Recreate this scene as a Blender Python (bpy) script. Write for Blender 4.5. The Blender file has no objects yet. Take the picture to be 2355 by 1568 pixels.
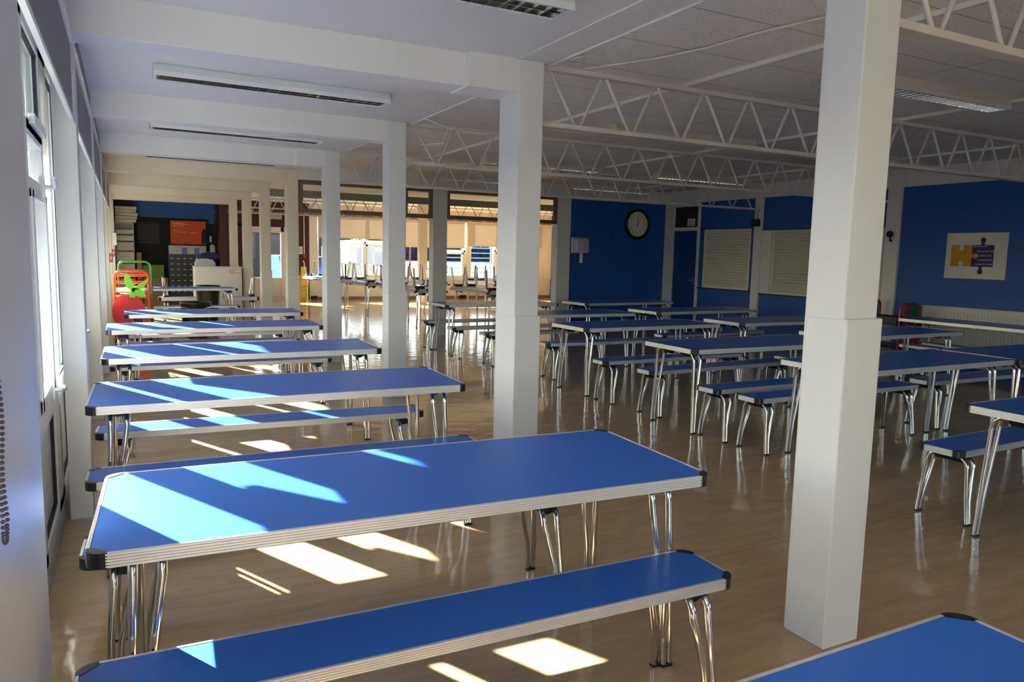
import bpy, math, random
from mathutils import Vector, Matrix
random.seed(7)
S = bpy.context.scene
COL = S.collection
PI = math.pi

# ------------------------------------------------------------------ camera
def camera():
    F, yaw, pitch, roll = 1700.55, 0.482353, 0.116695, 0.0226516
    f = Vector((math.sin(yaw)*math.cos(pitch), math.cos(yaw)*math.cos(pitch), -math.sin(pitch)))
    r0 = Vector((math.cos(yaw), -math.sin(yaw), 0)); u0 = r0.cross(f)
    r = r0*math.cos(roll)+u0*math.sin(roll); u = u0*math.cos(roll)-r0*math.sin(roll)
    cam = bpy.data.cameras.new('camera'); o = bpy.data.objects.new('camera', cam); COL.objects.link(o)
    m = Matrix((r, u, -f)).transposed().to_4x4(); m.translation = Vector((0, 0, 1.5))
    o.matrix_world = m
    cam.sensor_fit = 'HORIZONTAL'; cam.sensor_width = 36; cam.lens = 36*F/2355
    cam.clip_start = .02; cam.clip_end = 400
    S.camera = o
camera()

# ------------------------------------------------------------------ light
SUN_DIR = Vector((0.48, -1.0, -0.48*1.0))
def sky_and_sun():
    w = bpy.data.worlds.new('sky'); S.world = w; w.use_nodes = True
    nt = w.node_tree; bg = nt.nodes['Background']
    sk = nt.nodes.new('ShaderNodeTexSky'); sk.sky_type = 'NISHITA'; sk.sun_disc = False
    d = -SUN_DIR.normalized()
    sk.sun_elevation = math.asin(d.z); sk.sun_rotation = math.atan2(d.x, d.y)
    sk.air_density = 1.0; sk.dust_density = 1.6; sk.ozone_density = 1.0
    nt.links.new(sk.outputs['Color'], bg.inputs['Color']); bg.inputs['Strength'].default_value = 0.36
    l = bpy.data.lights.new('sun', 'SUN'); l.energy = 35; l.angle = math.radians(.53); l.color = (1, .95, .86)
    o = bpy.data.objects.new('sun', l); COL.objects.link(o)
    o.rotation_euler = SUN_DIR.to_track_quat('-Z', 'Y').to_euler(); o.location = (-8, 16, 10)
sky_and_sun()
def portal(loc, rot, sx, sy):
    l = bpy.data.lights.new('window_portal', 'AREA'); l.shape = 'RECTANGLE'; l.size = sx; l.size_y = sy
    l.cycles.is_portal = True
    o = bpy.data.objects.new('window_portal', l); COL.objects.link(o); o.location = loc; o.rotation_euler = rot
portal((-.48, 6.7, 1.35), (0, -PI/2, 0), 2.4, 22)
portal((7.55, -4.4, 1.67), (PI/2, 0, 0), 4.1, 1.55)  # portal for the opening added behind the camera as fill
portal((8.4, 22.75, 1.3), (-PI/2, 0, 0), 10.5, 1.6)
S.view_settings.view_transform = 'Standard'; S.view_settings.look = 'None'
S.view_settings.gamma = 1; S.view_settings.use_curve_mapping = False
S.view_settings.exposure = 1.33
S.cycles.use_denoising = True
S.cycles.max_bounces = 14; S.cycles.diffuse_bounces = 8; S.cycles.glossy_bounces = 6
S.cycles.transparent_max_bounces = 16; S.cycles.sample_clamp_indirect = 8
S.cycles.caustics_reflective = True; S.cycles.blur_glossy = 1.0; S.cycles.caustics_refractive = False

# ------------------------------------------------------------------ materials
def srgb(r, g, b):
    f = lambda c: (c/255/12.92) if c/255 <= .04045 else ((c/255+.055)/1.055)**2.4
    return (f(r), f(g), f(b), 1)
def mat(name, col, rough=.5, metal=0, spec=.5, bump=None, var=None, coat=0, trans=0):
    """bump=(scale, strength, detail), var=(scale, amount)"""
    m = bpy.data.materials.new(name); m.use_nodes = True
    nt = m.node_tree; p = nt.nodes['Principled BSDF']
    c = srgb(*col) if len(col) == 3 else col
    p.inputs['Base Color'].default_value = c; p.inputs['Roughness'].default_value = rough
    p.inputs['Metallic'].default_value = metal; p.inputs['Specular IOR Level'].default_value = spec
    p.inputs['Coat Weight'].default_value = coat
    if trans: p.inputs['Transmission Weight'].default_value = trans
    if bump or var:
        tc = nt.nodes.new('ShaderNodeTexCoord')
    if bump:
        n = nt.nodes.new('ShaderNodeTexNoise'); n.inputs['Scale'].default_value = bump[0]; n.inputs['Detail'].default_value = bump[2]
        nt.links.new(tc.outputs['Object'], n.inputs['Vector'])
        b = nt.nodes.new('ShaderNodeBump'); b.inputs['Strength'].default_value = bump[1]; b.inputs['Distance'].default_value = .01
        nt.links.new(n.outputs['Fac'], b.inputs['Height']); nt.links.new(b.outputs['Normal'], p.inputs['Normal'])
    if var:
        n = nt.nodes.new('ShaderNodeTexNoise'); n.inputs['Scale'].default_value = var[0]; n.inputs['Detail'].default_value = 4
        nt.links.new(tc.outputs['Object'], n.inputs['Vector'])
        mx = nt.nodes.new('ShaderNodeMix'); mx.data_type = 'RGBA'
        mx.inputs['A'].default_value = tuple(max(0, x*(1-var[1])) for x in c[:3])+(1,)
        mx.inputs['B'].default_value = tuple(min(1, x*(1+var[1])) for x in c[:3])+(1,)
        nt.links.new(n.outputs['Fac'], mx.inputs['Factor']); nt.links.new(mx.outputs['Result'], p.inputs['Base Color'])
    return m
def glass_mat(name, tint=(1, 1, 1)):
    m = bpy.data.materials.new(name); m.use_nodes = True; nt = m.node_tree
    for n in list(nt.nodes): nt.nodes.remove(n)
    out = nt.nodes.new('ShaderNodeOutputMaterial'); mix = nt.nodes.new('ShaderNodeMixShader')
    fr = nt.nodes.new('ShaderNodeFresnel'); fr.inputs['IOR'].default_value = 1.45
    tr = nt.nodes.new('ShaderNodeBsdfTransparent'); tr.inputs['Color'].default_value = (*tint, 1)
    gl = nt.nodes.new('ShaderNodeBsdfGlossy'); gl.inputs['Roughness'].default_value = .01
    ge = nt.nodes.new('ShaderNodeNewGeometry'); fm = nt.nodes.new('ShaderNodeMath'); fm.operation = 'SUBTRACT'; fm.use_clamp = True
    nt.links.new(fr.outputs[0], fm.inputs[0]); nt.links.new(ge.outputs['Backfacing'], fm.inputs[1])
    nt.links.new(fm.outputs[0], mix.inputs[0]); nt.links.new(tr.outputs[0], mix.inputs[1]); nt.links.new(gl.outputs[0], mix.inputs[2])
    nt.links.new(mix.outputs[0], out.inputs[0]); return m
def blind_mat(name, col, k):
    m = bpy.data.materials.new(name); m.use_nodes = True; nt = m.node_tree
    for n in list(nt.nodes): nt.nodes.remove(n)
    out = nt.nodes.new('ShaderNodeOutputMaterial'); mix = nt.nodes.new('ShaderNodeMixShader'); mix.inputs[0].default_value = k
    a = nt.nodes.new('ShaderNodeBsdfDiffuse'); b = nt.nodes.new('ShaderNodeBsdfTranslucent')
    wv = nt.nodes.new('ShaderNodeTexNoise'); wv.inputs['Scale'].default_value = 300
    tc = nt.nodes.new('ShaderNodeTexCoord'); nt.links.new(tc.outputs['Object'], wv.inputs['Vector'])
    mx = nt.nodes.new('ShaderNodeMix'); mx.data_type = 'RGBA'; c = srgb(*col)
    mx.inputs['A'].default_value = tuple(x*.94 for x in c[:3])+(1,); mx.inputs['B'].default_value = c
    nt.links.new(wv.outputs['Fac'], mx.inputs['Factor'])
    for s in (a, b): nt.links.new(mx.outputs['Result'], s.inputs['Color'])
    nt.links.new(a.outputs[0], mix.inputs[1]); nt.links.new(b.outputs[0], mix.inputs[2]); nt.links.new(mix.outputs[0], out.inputs[0])
    return m
def floor_mat():
    m = mat('vinyl_floor', (150, 122, 92), .1, spec=.45); nt = m.node_tree; p = nt.nodes['Principled BSDF']
    tc = nt.nodes.new('ShaderNodeTexCoord')
    mp = nt.nodes.new('ShaderNodeMapping'); mp.inputs['Scale'].default_value = (1.2, 7, 1)
    nt.links.new(tc.outputs['Object'], mp.inputs['Vector'])
    n1 = nt.nodes.new('ShaderNodeTexNoise'); n1.inputs['Scale'].default_value = 2.2; n1.inputs['Detail'].default_value = 8; n1.inputs['Roughness'].default_value = .7
    nt.links.new(mp.outputs[0], n1.inputs['Vector'])
    rp = nt.nodes.new('ShaderNodeValToRGB')
    rp.color_ramp.elements[0].position = .3; rp.color_ramp.elements[0].color = srgb(170, 141, 103)
    rp.color_ramp.elements[1].position = .72; rp.color_ramp.elements[1].color = srgb(198, 169, 129)
    nt.links.new(n1.outputs['Fac'], rp.inputs[0])
    # sheet joints
    br = nt.nodes.new('ShaderNodeTexBrick'); br.offset = .5
    br.inputs['Scale'].default_value = 1; br.inputs['Brick Width'].default_value = 8; br.inputs['Row Height'].default_value = 1.35
    br.inputs['Mortar Size'].default_value = .0022; br.inputs['Mortar Smooth'].default_value = .2
    br.inputs['Color1'].default_value = (1, 1, 1, 1); br.inputs['Color2'].default_value = (1, 1, 1, 1); br.inputs['Mortar'].default_value = (.5, .46, .42, 1)
    nt.links.new(tc.outputs['Object'], br.inputs['Vector'])
    mu = nt.nodes.new('ShaderNodeMix'); mu.data_type = 'RGBA'; mu.blend_type = 'MULTIPLY'; mu.inputs['Factor'].default_value = 1
    nt.links.new(rp.outputs[0], mu.inputs['A']); nt.links.new(br.outputs['Color'], mu.inputs['B'])
    # scuffs
    n3 = nt.nodes.new('ShaderNodeTexNoise'); n3.inputs['Scale'].default_value = 34; n3.inputs['Detail'].default_value = 3
    nt.links.new(tc.outputs['Object'], n3.inputs['Vector'])
    r3 = nt.nodes.new('ShaderNodeValToRGB'); r3.color_ramp.elements[0].position = .23; r3.color_ramp.elements[0].color = (.6, .56, .5, 1)
    r3.color_ramp.elements[1].position = .29; r3.color_ramp.elements[1].color = (1, 1, 1, 1)
    nt.links.new(n3.outputs['Fac'], r3.inputs[0])
    m2 = nt.nodes.new('ShaderNodeMix'); m2.data_type = 'RGBA'; m2.blend_type = 'MULTIPLY'; m2.inputs['Factor'].default_value = 1
    nt.links.new(mu.outputs['Result'], m2.inputs['A']); nt.links.new(r3.outputs[0], m2.inputs['B'])
    nt.links.new(m2.outputs['Result'], p.inputs['Base Color'])
    # polished undulating surface
    n2 = nt.nodes.new('ShaderNodeTexNoise'); n2.inputs['Scale'].default_value = 6.5; n2.inputs['Detail'].default_value = 2
    nt.links.new(tc.outputs['Object'], n2.inputs['Vector'])
    b = nt.nodes.new('ShaderNodeBump'); b.inputs['Strength'].default_value = .16; b.inputs['Distance'].default_value = .02
    nt.links.new(n2.outputs['Fac'], b.inputs['Height']); nt.links.new(b.outputs['Normal'], p.inputs['Normal'])
    return m
def ceiling_mat():
    m = mat('woodwool_board', (176, 172, 166), .9, spec=.2); nt = m.node_tree; p = nt.nodes['Principled BSDF']
    tc = nt.nodes.new('ShaderNodeTexCoord')
    v = nt.nodes.new('ShaderNodeTexVoronoi'); v.inputs['Scale'].default_value = 55; nt.links.new(tc.outputs['Object'], v.inputs['Vector'])
    n = nt.nodes.new('ShaderNodeTexNoise'); n.inputs['Scale'].default_value = 62; n.inputs['Detail'].default_value = 5; nt.links.new(tc.outputs['Object'], n.inputs['Vector'])
    r = nt.nodes.new('ShaderNodeValToRGB'); r.color_ramp.elements[0].position = .3; r.color_ramp.elements[0].color = srgb(200, 196, 190)
    r.color_ramp.elements[1].position = .42; r.color_ramp.elements[1].color = srgb(240, 237, 231); nt.links.new(n.outputs['Fac'], r.inputs[0])
    br = nt.nodes.new('ShaderNodeTexBrick'); br.offset = 0
    br.inputs['Scale'].default_value = 1; br.inputs['Brick Width'].default_value = 2.6; br.inputs['Row Height'].default_value = .66
    br.inputs['Mortar Size'].default_value = .006
    br.inputs['Color1'].default_value = (1, 1, 1, 1); br.inputs['Color2'].default_value = (1, 1, 1, 1); br.inputs['Mortar'].default_value = (.58, .56, .53, 1)
    nt.links.new(tc.outputs['Object'], br.inputs['Vector'])
    mu = nt.nodes.new('ShaderNodeMix'); mu.data_type = 'RGBA'; mu.blend_type = 'MULTIPLY'; mu.inputs['Factor'].default_value = 1
    nt.links.new(r.outputs[0], mu.inputs['A']); nt.links.new(br.outputs['Color'], mu.inputs['B']); nt.links.new(mu.outputs['Result'], p.inputs['Base Color'])
    b = nt.nodes.new('ShaderNodeBump'); b.inputs['Strength'].default_value = .5; b.inputs['Distance'].default_value = .006
    nt.links.new(n.outputs['Fac'], b.inputs['Height']); nt.links.new(b.outputs['Normal'], p.inputs['Normal'])
    return m
def header_mat():
    m = mat('stained_header', (170, 165, 158), .7); nt = m.node_tree; p = nt.nodes['Principled BSDF']
    tc = nt.nodes.new('ShaderNodeTexCoord')
    n = nt.nodes.new('ShaderNodeTexNoise'); n.inputs['Scale'].default_value = 9; n.inputs['Detail'].default_value = 6; nt.links.new(tc.outputs['Object'], n.inputs['Vector'])
    r = nt.nodes.new('ShaderNodeValToRGB'); r.color_ramp.elements[0].position = .4; r.color_ramp.elements[0].color = srgb(110, 92, 78)
    r.color_ramp.elements[1].position = .65; r.color_ramp.elements[1].color = srgb(165, 155, 142); nt.links.new(n.outputs['Fac'], r.inputs[0])
    nt.links.new(r.outputs[0], p.inputs['Base Color']); return m
M = dict(
    white=mat('white_gloss_paint', (214, 214, 212), .4, bump=(45, .06, 2), var=(2.2, .02)),
    soffit=mat('white_matt_paint', (222, 221, 219), .55, bump=(60, .05, 2), var=(1.1, .025)),
    cream=mat('cream_paint', (213, 207, 192), .4, bump=(45, .05, 2), var=(1.5, .02)),
    upvc=mat('white_plastic', (222, 226, 228), .25, var=(3, .01)),
    gasket=mat('dark_gasket', (38, 32, 44), .6, var=(20, .1)),
    bluewall=mat('blue_wall_paint', (12, 78, 158), .5, bump=(60, .05, 2), var=(1.4, .04)),
    bluedoor=mat('dark_blue_door_paint', (10, 58, 124), .4, var=(1.4, .05)),
    red=mat('maroon_panel', (62, 16, 18), .5, var=(2, .08)),
    lam=mat('blue_laminate', (48, 106, 194), .34, spec=.26, bump=(260, .05, 2), var=(3, .03)),
    alu=mat('aluminium_edging', (226, 225, 223), .36, metal=.6, bump=(180, .04, 2), var=(14, .05)),
    chrome=mat('polished_steel_tube', (214, 212, 208), .13, metal=1, var=(20, .03)),
    steel=mat('galvanised_steel', (150, 152, 152), .35, metal=.8, var=(9, .08)),
    black=mat('black_plastic', (20, 20, 24), .4, var=(12, .15)),
    blackm=mat('black_matt_board', (20, 21, 20), .8, var=(5, .2)),
    grey=mat('grey_plastic', (168, 168, 160), .5, var=(6, .04)),
    trayplastic=mat('translucent_tray_plastic', (190, 192, 178), .35, var=(11, .08)),
    dgrey=mat('grey_display_board', (44, 44, 46), .8, var=(8, .1)),
    brown=mat('brown_metal_frame', (112, 94, 80), .4, var=(6, .06)),
    truss=mat('white_truss_paint', (208, 203, 196), .35, var=(5, .03)),
    shutter=mat('cream_shutter_slat', (206, 204, 190), .45, var=(4, .03)),
    shframe=mat('shutter_guide', (216, 214, 204), .4, var=(4, .02)),
    rad=mat('radiator_enamel', (198, 196, 188), .35, var=(4, .02)),
    card=mat('cardboard', (150, 118, 80), .8, var=(9, .08)),
    green=mat('lime_green_panel', (128, 216, 46), .4, var=(7, .03)),
    dgreen=mat('green_tube', (58, 142, 66), .3, var=(7, .05)),
    tomato=mat('dark_green_panel', (20, 84, 50), .4, var=(7, .05)),
    orange=mat('orange_red_tube', (232, 66, 26), .3, var=(7, .03)),
    apple=mat('apple_red_panel', (204, 22, 44), .4, var=(4, .05)),
    redtube=mat('dark_red_tube', (176, 30, 52), .35, var=(7, .05)),
    poster=mat('orange_poster', (206, 84, 34), .7, var=(7, .06)),
    greenbox=mat('green_card_box', (98, 130, 44), .8, var=(10, .25)),
    purple=mat('purple_ink', (70, 48, 110), .7, var=(9, .03)),
    dpurple=mat('dark_purple_cloth', (44, 30, 78), .9, bump=(30, .4, 3), var=(9, .1)),
    gold=mat('gold_ink', (196, 152, 44), .7, var=(60, .06)),
    paper=mat('white_paper', (222, 218, 206), .8, var=(9, .02)),
    pale=mat('pale_pink_paper', (226, 206, 196), .8, var=(9, .02)),
    ink=mat('dark_ink', (34, 34, 38), .7, var=(9, .05)),
    yellow=mat('yellow_plastic', (196, 158, 22), .45, var=(5, .05)),
    redink=mat('red_ink', (186, 60, 30), .6, var=(9, .05)),
    callred=mat('red_call_point', (186, 34, 56), .35, var=(12, .05)),
    lilac=mat('lilac_plastic', (176, 172, 210), .25, var=(9, .04)),
    yelcap=mat('yellowed_cap', (206, 202, 148), .4, var=(9, .03)),
    louvre=mat('mirror_louvre', (222, 222, 220), .12, metal=1, var=(20, .03)),
    tubein=mat('dark_louvre_side', (76, 62, 60), .4, var=(20, .1)),
    greenduct=mat('grey_green_beam', (128, 134, 118), .45, var=(4, .05)),
    cable=mat('white_cable', (226, 224, 216), .5, var=(9, .02)),
    chainm=mat('bead_chain', (126, 116, 112), .4, metal=.6, var=(30, .1)),
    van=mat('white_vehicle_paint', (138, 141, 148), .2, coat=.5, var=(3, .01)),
    rubber=mat('black_rubber', (24, 24, 24), .8, var=(9, .1)),
    lampred=mat('red_lens', (196, 30, 40), .3, var=(9, .05)),
    plate=mat('yellow_number_plate', (236, 176, 30), .5, var=(9, .03)),
    carblue=mat('blue_vehicle_paint', (60, 100, 160), .25, var=(4, .03)),
    trailer=mat('galvanised_trailer_panel', (112, 118, 112), .45, metal=.3, var=(3, .08)),
    darkglass=mat('dark_vehicle_glass', (36, 46, 60), .08, var=(3, .05)),
    hedge=mat('hedge_leaves', (66, 84, 34), .7, var=(2.5, .5)),
    tree=mat('dark_tree_leaves', (40, 62, 78), .7, var=(1.8, .4)),  # bluish haze of the distance mixed into the leaf colour
    grass=mat('mown_grass', (50, 68, 14), .9, bump=(20, .5, 5), var=(1.2, .25)),
    tarmac=mat('grey_tarmac', (54, 54, 56), .95, spec=0, bump=(60, .3, 4), var=(2, .08)),
    bark=mat('tree_bark', (84, 70, 54), .9, var=(4, .2)),
    fencem=mat('pale_fence_metal', (170, 186, 196), .5, metal=.3, var=(4, .05)),
    brick=mat('outside_brick', (74, 62, 58), .9, var=(6, .15)),
    floor=floor_mat(), ceiling=ceiling_mat(), header=header_mat(), glass=glass_mat('window_glass', (.96, .98, .97)),
    dimglass=mat('dim_borrowed_light_glass', (62, 54, 40), .12, var=(3, .25)),
    blind=blind_mat('grey_roller_fabric', (172, 172, 174), .12),
    blindc=blind_mat('cream_roller_fabric', (196, 188, 174), .16),
)

# ------------------------------------------------------------------ mesh helpers
class MB:
    def __init__(s): s.v = []; s.f = []; s.sm = []
    def add(s, vs, fs, smooth=False):
        n = len(s.v); s.v += [tuple(v) for v in vs]
        for f in fs: s.f.append(tuple(i+n for i in f)); s.sm.append(smooth)
        return s
    def box(s, x0, y0, z0, x1, y1, z1):
        if x0 > x1: x0, x1 = x1, x0
        if y0 > y1: y0, y1 = y1, y0
        if z0 > z1: z0, z1 = z1, z0
        v = [(x0, y0, z0), (x1, y0, z0), (x1, y1, z0), (x0, y1, z0), (x0, y0, z1), (x1, y0, z1), (x1, y1, z1), (x0, y1, z1)]
        return s.add(v, [(0, 3, 2, 1), (4, 5, 6, 7), (0, 1, 5, 4), (1, 2, 6, 5), (2, 3, 7, 6), (3, 0, 4, 7)])
    def prism(s, pts, a, b, axis='z', smooth=False):
        """closed 2-D outline extruded from a to b along axis"""
        n = len(pts)
        def P(p, h):
            return {'z': (p[0], p[1], h), 'y': (p[0], h, p[1]), 'x': (h, p[0], p[1])}[axis]
        vs = [P(p, a) for p in pts]+[P(p, b) for p in pts]
        s.add(vs, [tuple(range(n-1, -1, -1)), tuple(range(n, 2*n))])
        return s.add(vs, [(i, (i+1) % n, n+(i+1) % n, n+i) for i in range(n)], smooth)
    def tube(s, pts, r, n=10, closed=False, cap=True):
        pts = [Vector(p) for p in pts]; N = len(pts); rings = []
        t0 = (pts[1]-pts[0]).normalized()
        up = Vector((0, 0, 1)) if abs(t0.z) < .9 else Vector((1, 0, 0))
        a = t0.cross(up).normalized()
        for i, p in enumerate(pts):
            if closed: t = (pts[(i+1) % N]-pts[i-1]).normalized()
            else: t = (pts[min(i+1, N-1)]-pts[max(i-1, 0)]).normalized()
            a = (a-t*a.dot(t)).normalized(); b = t.cross(a)
            rr = r[i] if isinstance(r, (list, tuple)) else r
            rings.append([p+a*(rr*math.cos(2*PI*k/n))+b*(rr*math.sin(2*PI*k/n)) for k in range(n)])
        vs = [v for R in rings for v in R]; fs = []
        for i in range(N if closed else N-1):
            j = (i+1) % N
            fs += [(i*n+k, i*n+(k+1) % n, j*n+(k+1) % n, j*n+k) for k in range(n)]
        s.add(vs, fs, True)
        if cap and not closed: s.add(vs, [tuple(range(n-1, -1, -1)), tuple(range((N-1)*n, N*n))])
        return s
    def lathe(s, prof, n=24, c=(0, 0), smooth=True):
        vs = [(c[0]+r*math.cos(2*PI*k/n), c[1]+r*math.sin(2*PI*k/n), z) for r, z in prof for k in range(n)]
        fs = [(i*n+k, i*n+(k+1) % n, (i+1)*n+(k+1) % n, (i+1)*n+k) for i in range(len(prof)-1) for k in range(n)]
        return s.add(vs, fs, smooth)
    def ball(s, c, r, n=10, sq=(1, 1, 1)):
        vs = []; fs = []
        for i in range(n+1):
            th = PI*i/n
            for k in range(n): ph = 2*PI*k/n; vs.append((c[0]+r*sq[0]*math.sin(th)*math.cos(ph), c[1]+r*sq[1]*math.sin(th)*math.sin(ph), c[2]+r*sq[2]*math.cos(th)))
        for i in range(n):
            fs += [(i*n+k, (i+1)*n+k, (i+1)*n+(k+1) % n, i*n+(k+1) % n) for k in range(n)]
        return s.add(vs, fs, True)
    def text(s, txt, size, place, align='CENTER'):
        """flat lettering; place maps (u, v) on the sign to a point"""
        c = bpy.data.curves.new('t', 'FONT'); c.body = txt; c.size = size; c.align_x = align; c.align_y = 'CENTER'
        o = bpy.data.objects.new('t', c); COL.objects.link(o)
        dg = bpy.context.evaluated_depsgraph_get(); me = o.evaluated_get(dg).to_mesh()
        s.add([place(v.co.x, v.co.y) for v in me.vertices], [tuple(p.vertices) for p in me.polygons])
        o.evaluated_get(dg).to_mesh_clear(); bpy.data.objects.remove(o); bpy.data.curves.remove(c)
        return s
    def xf(s, m):
        s.v = [tuple(m @ Vector(v)) for v in s.v]; return s
    def build(s, name, m, parent=None, bevel=0, loc=None):
        me = bpy.data.meshes.new(name); me.from_pydata(s.v, [], s.f); me.update()
        me.polygons.foreach_set('use_smooth', s.sm)
        me.materials.append(m)
        o = bpy.data.objects.new(name, me); COL.objects.link(o)
        if parent: o.parent = parent
        if loc: o.location = loc
        if bevel:
            b = o.modifiers.new('bevel', 'BEVEL'); b.width = bevel; b.segments = 2; b.limit_method = 'ANGLE'; b.angle_limit = .6
        return o
def box(*a): return MB().box(*a)
def tag(o, label, cat, group=None, kind=None):
    o['label'] = label; o['category'] = cat
    if group: o['group'] = group
    if kind: o['kind'] = kind
    return o
def empty(name, loc=(0, 0, 0), rz=0):
    o = bpy.data.objects.new(name, None); COL.objects.link(o); o.location = loc; o.rotation_euler = (0, 0, rz); o.empty_display_size = .1
    return o
def copy_tree(o, parent=None):
    c = o.copy(); COL.objects.link(c)
    if parent: c.parent = parent
    for ch in list(o.children): copy_tree(ch, c)
    return c
def struct(name, mb, m, label, cat, bevel=0, parent=None):
    o = mb.build(name, m, parent, bevel)
    if not parent: tag(o, label, cat, kind='structure')
    return o
def arc(c, r, a0, a1, n, f):
    return [f(c[0]+r*math.cos(a0+(a1-a0)*i/n), c[1]+r*math.sin(a0+(a1-a0)*i/n)) for i in range(n+1)]

# ------------------------------------------------------------------ shell
YC = [1.85, 4.468, 7.222, 9.80, 12.45, 15.06, 17.46, 19.83]
DEP = [.18, .29, .19, .26, .20, .20, .20, .20]
XL, XR = 2.352, 2.538
ZS, ZC = 2.78, 2.86
POST = [-3.34, -.705, 1.93, 4.565, 7.20, 9.80, 12.42, 15.05, 17.6, 20.2]
YF = 22.6
ORD = ['first', 'second', 'third', 'fourth', 'fifth', 'sixth', 'seventh', 'eighth', 'ninth', 'tenth']

struct('floor', box(-.45, -4.2, -.12, 14.6, YF+.1, 0), M['floor'], 'polished beige vinyl floor of the dining hall', 'floor')
struct('ceiling', box(2.56, -4.2, ZC, 14.6, YF+.15, ZC+.15), M['ceiling'], 'rough grey board ceiling above the white trusses', 'ceiling')
struct('ceiling_aisle', box(-.5, -4.2, ZS, 2.57, 11.9, ZS+.15).box(2.57, -4.2, ZS, 2.60, YF, ZC+.12), M['soffit'], 'smooth white plaster ceiling of the window aisle', 'ceiling')
struct('ceiling_aisle_far', box(-.5, 11.9, ZS, 2.57, YF, ZS+.15), M['cream'], 'cream ceiling at the far end of the window aisle', 'ceiling')
struct('wall_back', box(-.5, -4.3, 0, 14.6, -4.2, .9).box(-.5, -4.3, 2.45, 14.6, -4.2, 3).box(-.5, -4.3, .9, 1.0, -4.2, 2.45).box(9.6, -4.3, .9, 14.6, -4.2, 2.45).box(1, -4.3, .9, 5.5, -4.2, 2.45).box(6.7, -4.3, .9, 6.9, -4.2, 2.45), M['white'], 'white wall behind the camera with an added opening for fill daylight', 'wall')  # unseen wall; its opening is added to let in fill daylight

for i, y in enumerate(YC):
    m = M['white'] if i < 4 else M['cream']
    mb = box(XL, y, 0, XR, y+DEP[i], ZS)
    mb.box(XL-.002, y-.018, 0, XR+.012, y+DEP[i]-.01, 1.29 if i < 1 else 1.08)
    lab = ['big white boxed column in front, nearest the camera', 'white boxed column behind the big front one', 'third white boxed column back along the window aisle', 'fourth white boxed column back, last before the cream ones',
           'cream boxed column carrying the brown transom frame', 'cream column just left of the glass door', 'narrow cream column left of the glazed far door', 'last cream column beside the dark end wall'][i]
    struct('column', mb, m, lab, 'column', bevel=.006)
for i, y in enumerate(YC):
    m = M['soffit'] if i < 4 else M['cream']
    mb = box(-.42, y+.06, 2.572, XL, y+DEP[i], ZS+.01)
    if i in (1, 3): mb.box(1.985, y, 2.562, XL+.005, y+DEP[i], ZS+.005)
    elif i > 0: mb.box(-.42, y, 2.575, XL, y+.07, ZS+.005)
    struct('beam', mb, m, 'white ceiling beam just above the camera' if i == 0 else '%s ceiling beam across the window aisle, %s painted' % (ORD[i-1], 'white' if i < 4 else 'cream'), 'beam', bevel=.004)
for i, y in enumerate(POST):
    m = M['white'] if i < 6 else M['cream']
    struct('window_post', box(-.31, y-(.75 if i == 2 else 0), 0, -.20, y+.19, 2.60), m, ['white post on the window wall behind the camera', 'white post on the window wall beside the camera', 'wide white post at the left edge of the picture with the bead chain'][i] if i < 3 else '%s slim post after the wide one on the window wall' % ORD[i-3], 'post', bevel=.004)
    if i in (2, 3, 4, 5):
        pass
# header over the windows
struct('wall_left', box(-.46, -4.2, 2.50, -.24, YF, ZS+.02).box(-.46, -4.2, 0, -.36, YF, .10), M['soffit'], 'white header and low upstand of the window wall', 'wall')
for i in (3, 4, 5):
    struct('trim_%d' % (i+1), box(-.245, POST[i]+.25, 2.56, -.205, POST[i]+2.45, 2.70), M['header'], '%s brown-stained strip above the window blinds' % ORD[i-3], 'trim')
struct('baseboard_left', box(-.36, -4.2, 0, -.335, YF-.05, .10), M['grey'], 'grey upstand along the foot of the window wall', 'baseboard')

struct('eave', box(-1.30, -4.6, 2.95, -.46, YF, 3.10), M['brown'], 'roof overhang outside the side windows', 'eave')
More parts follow.
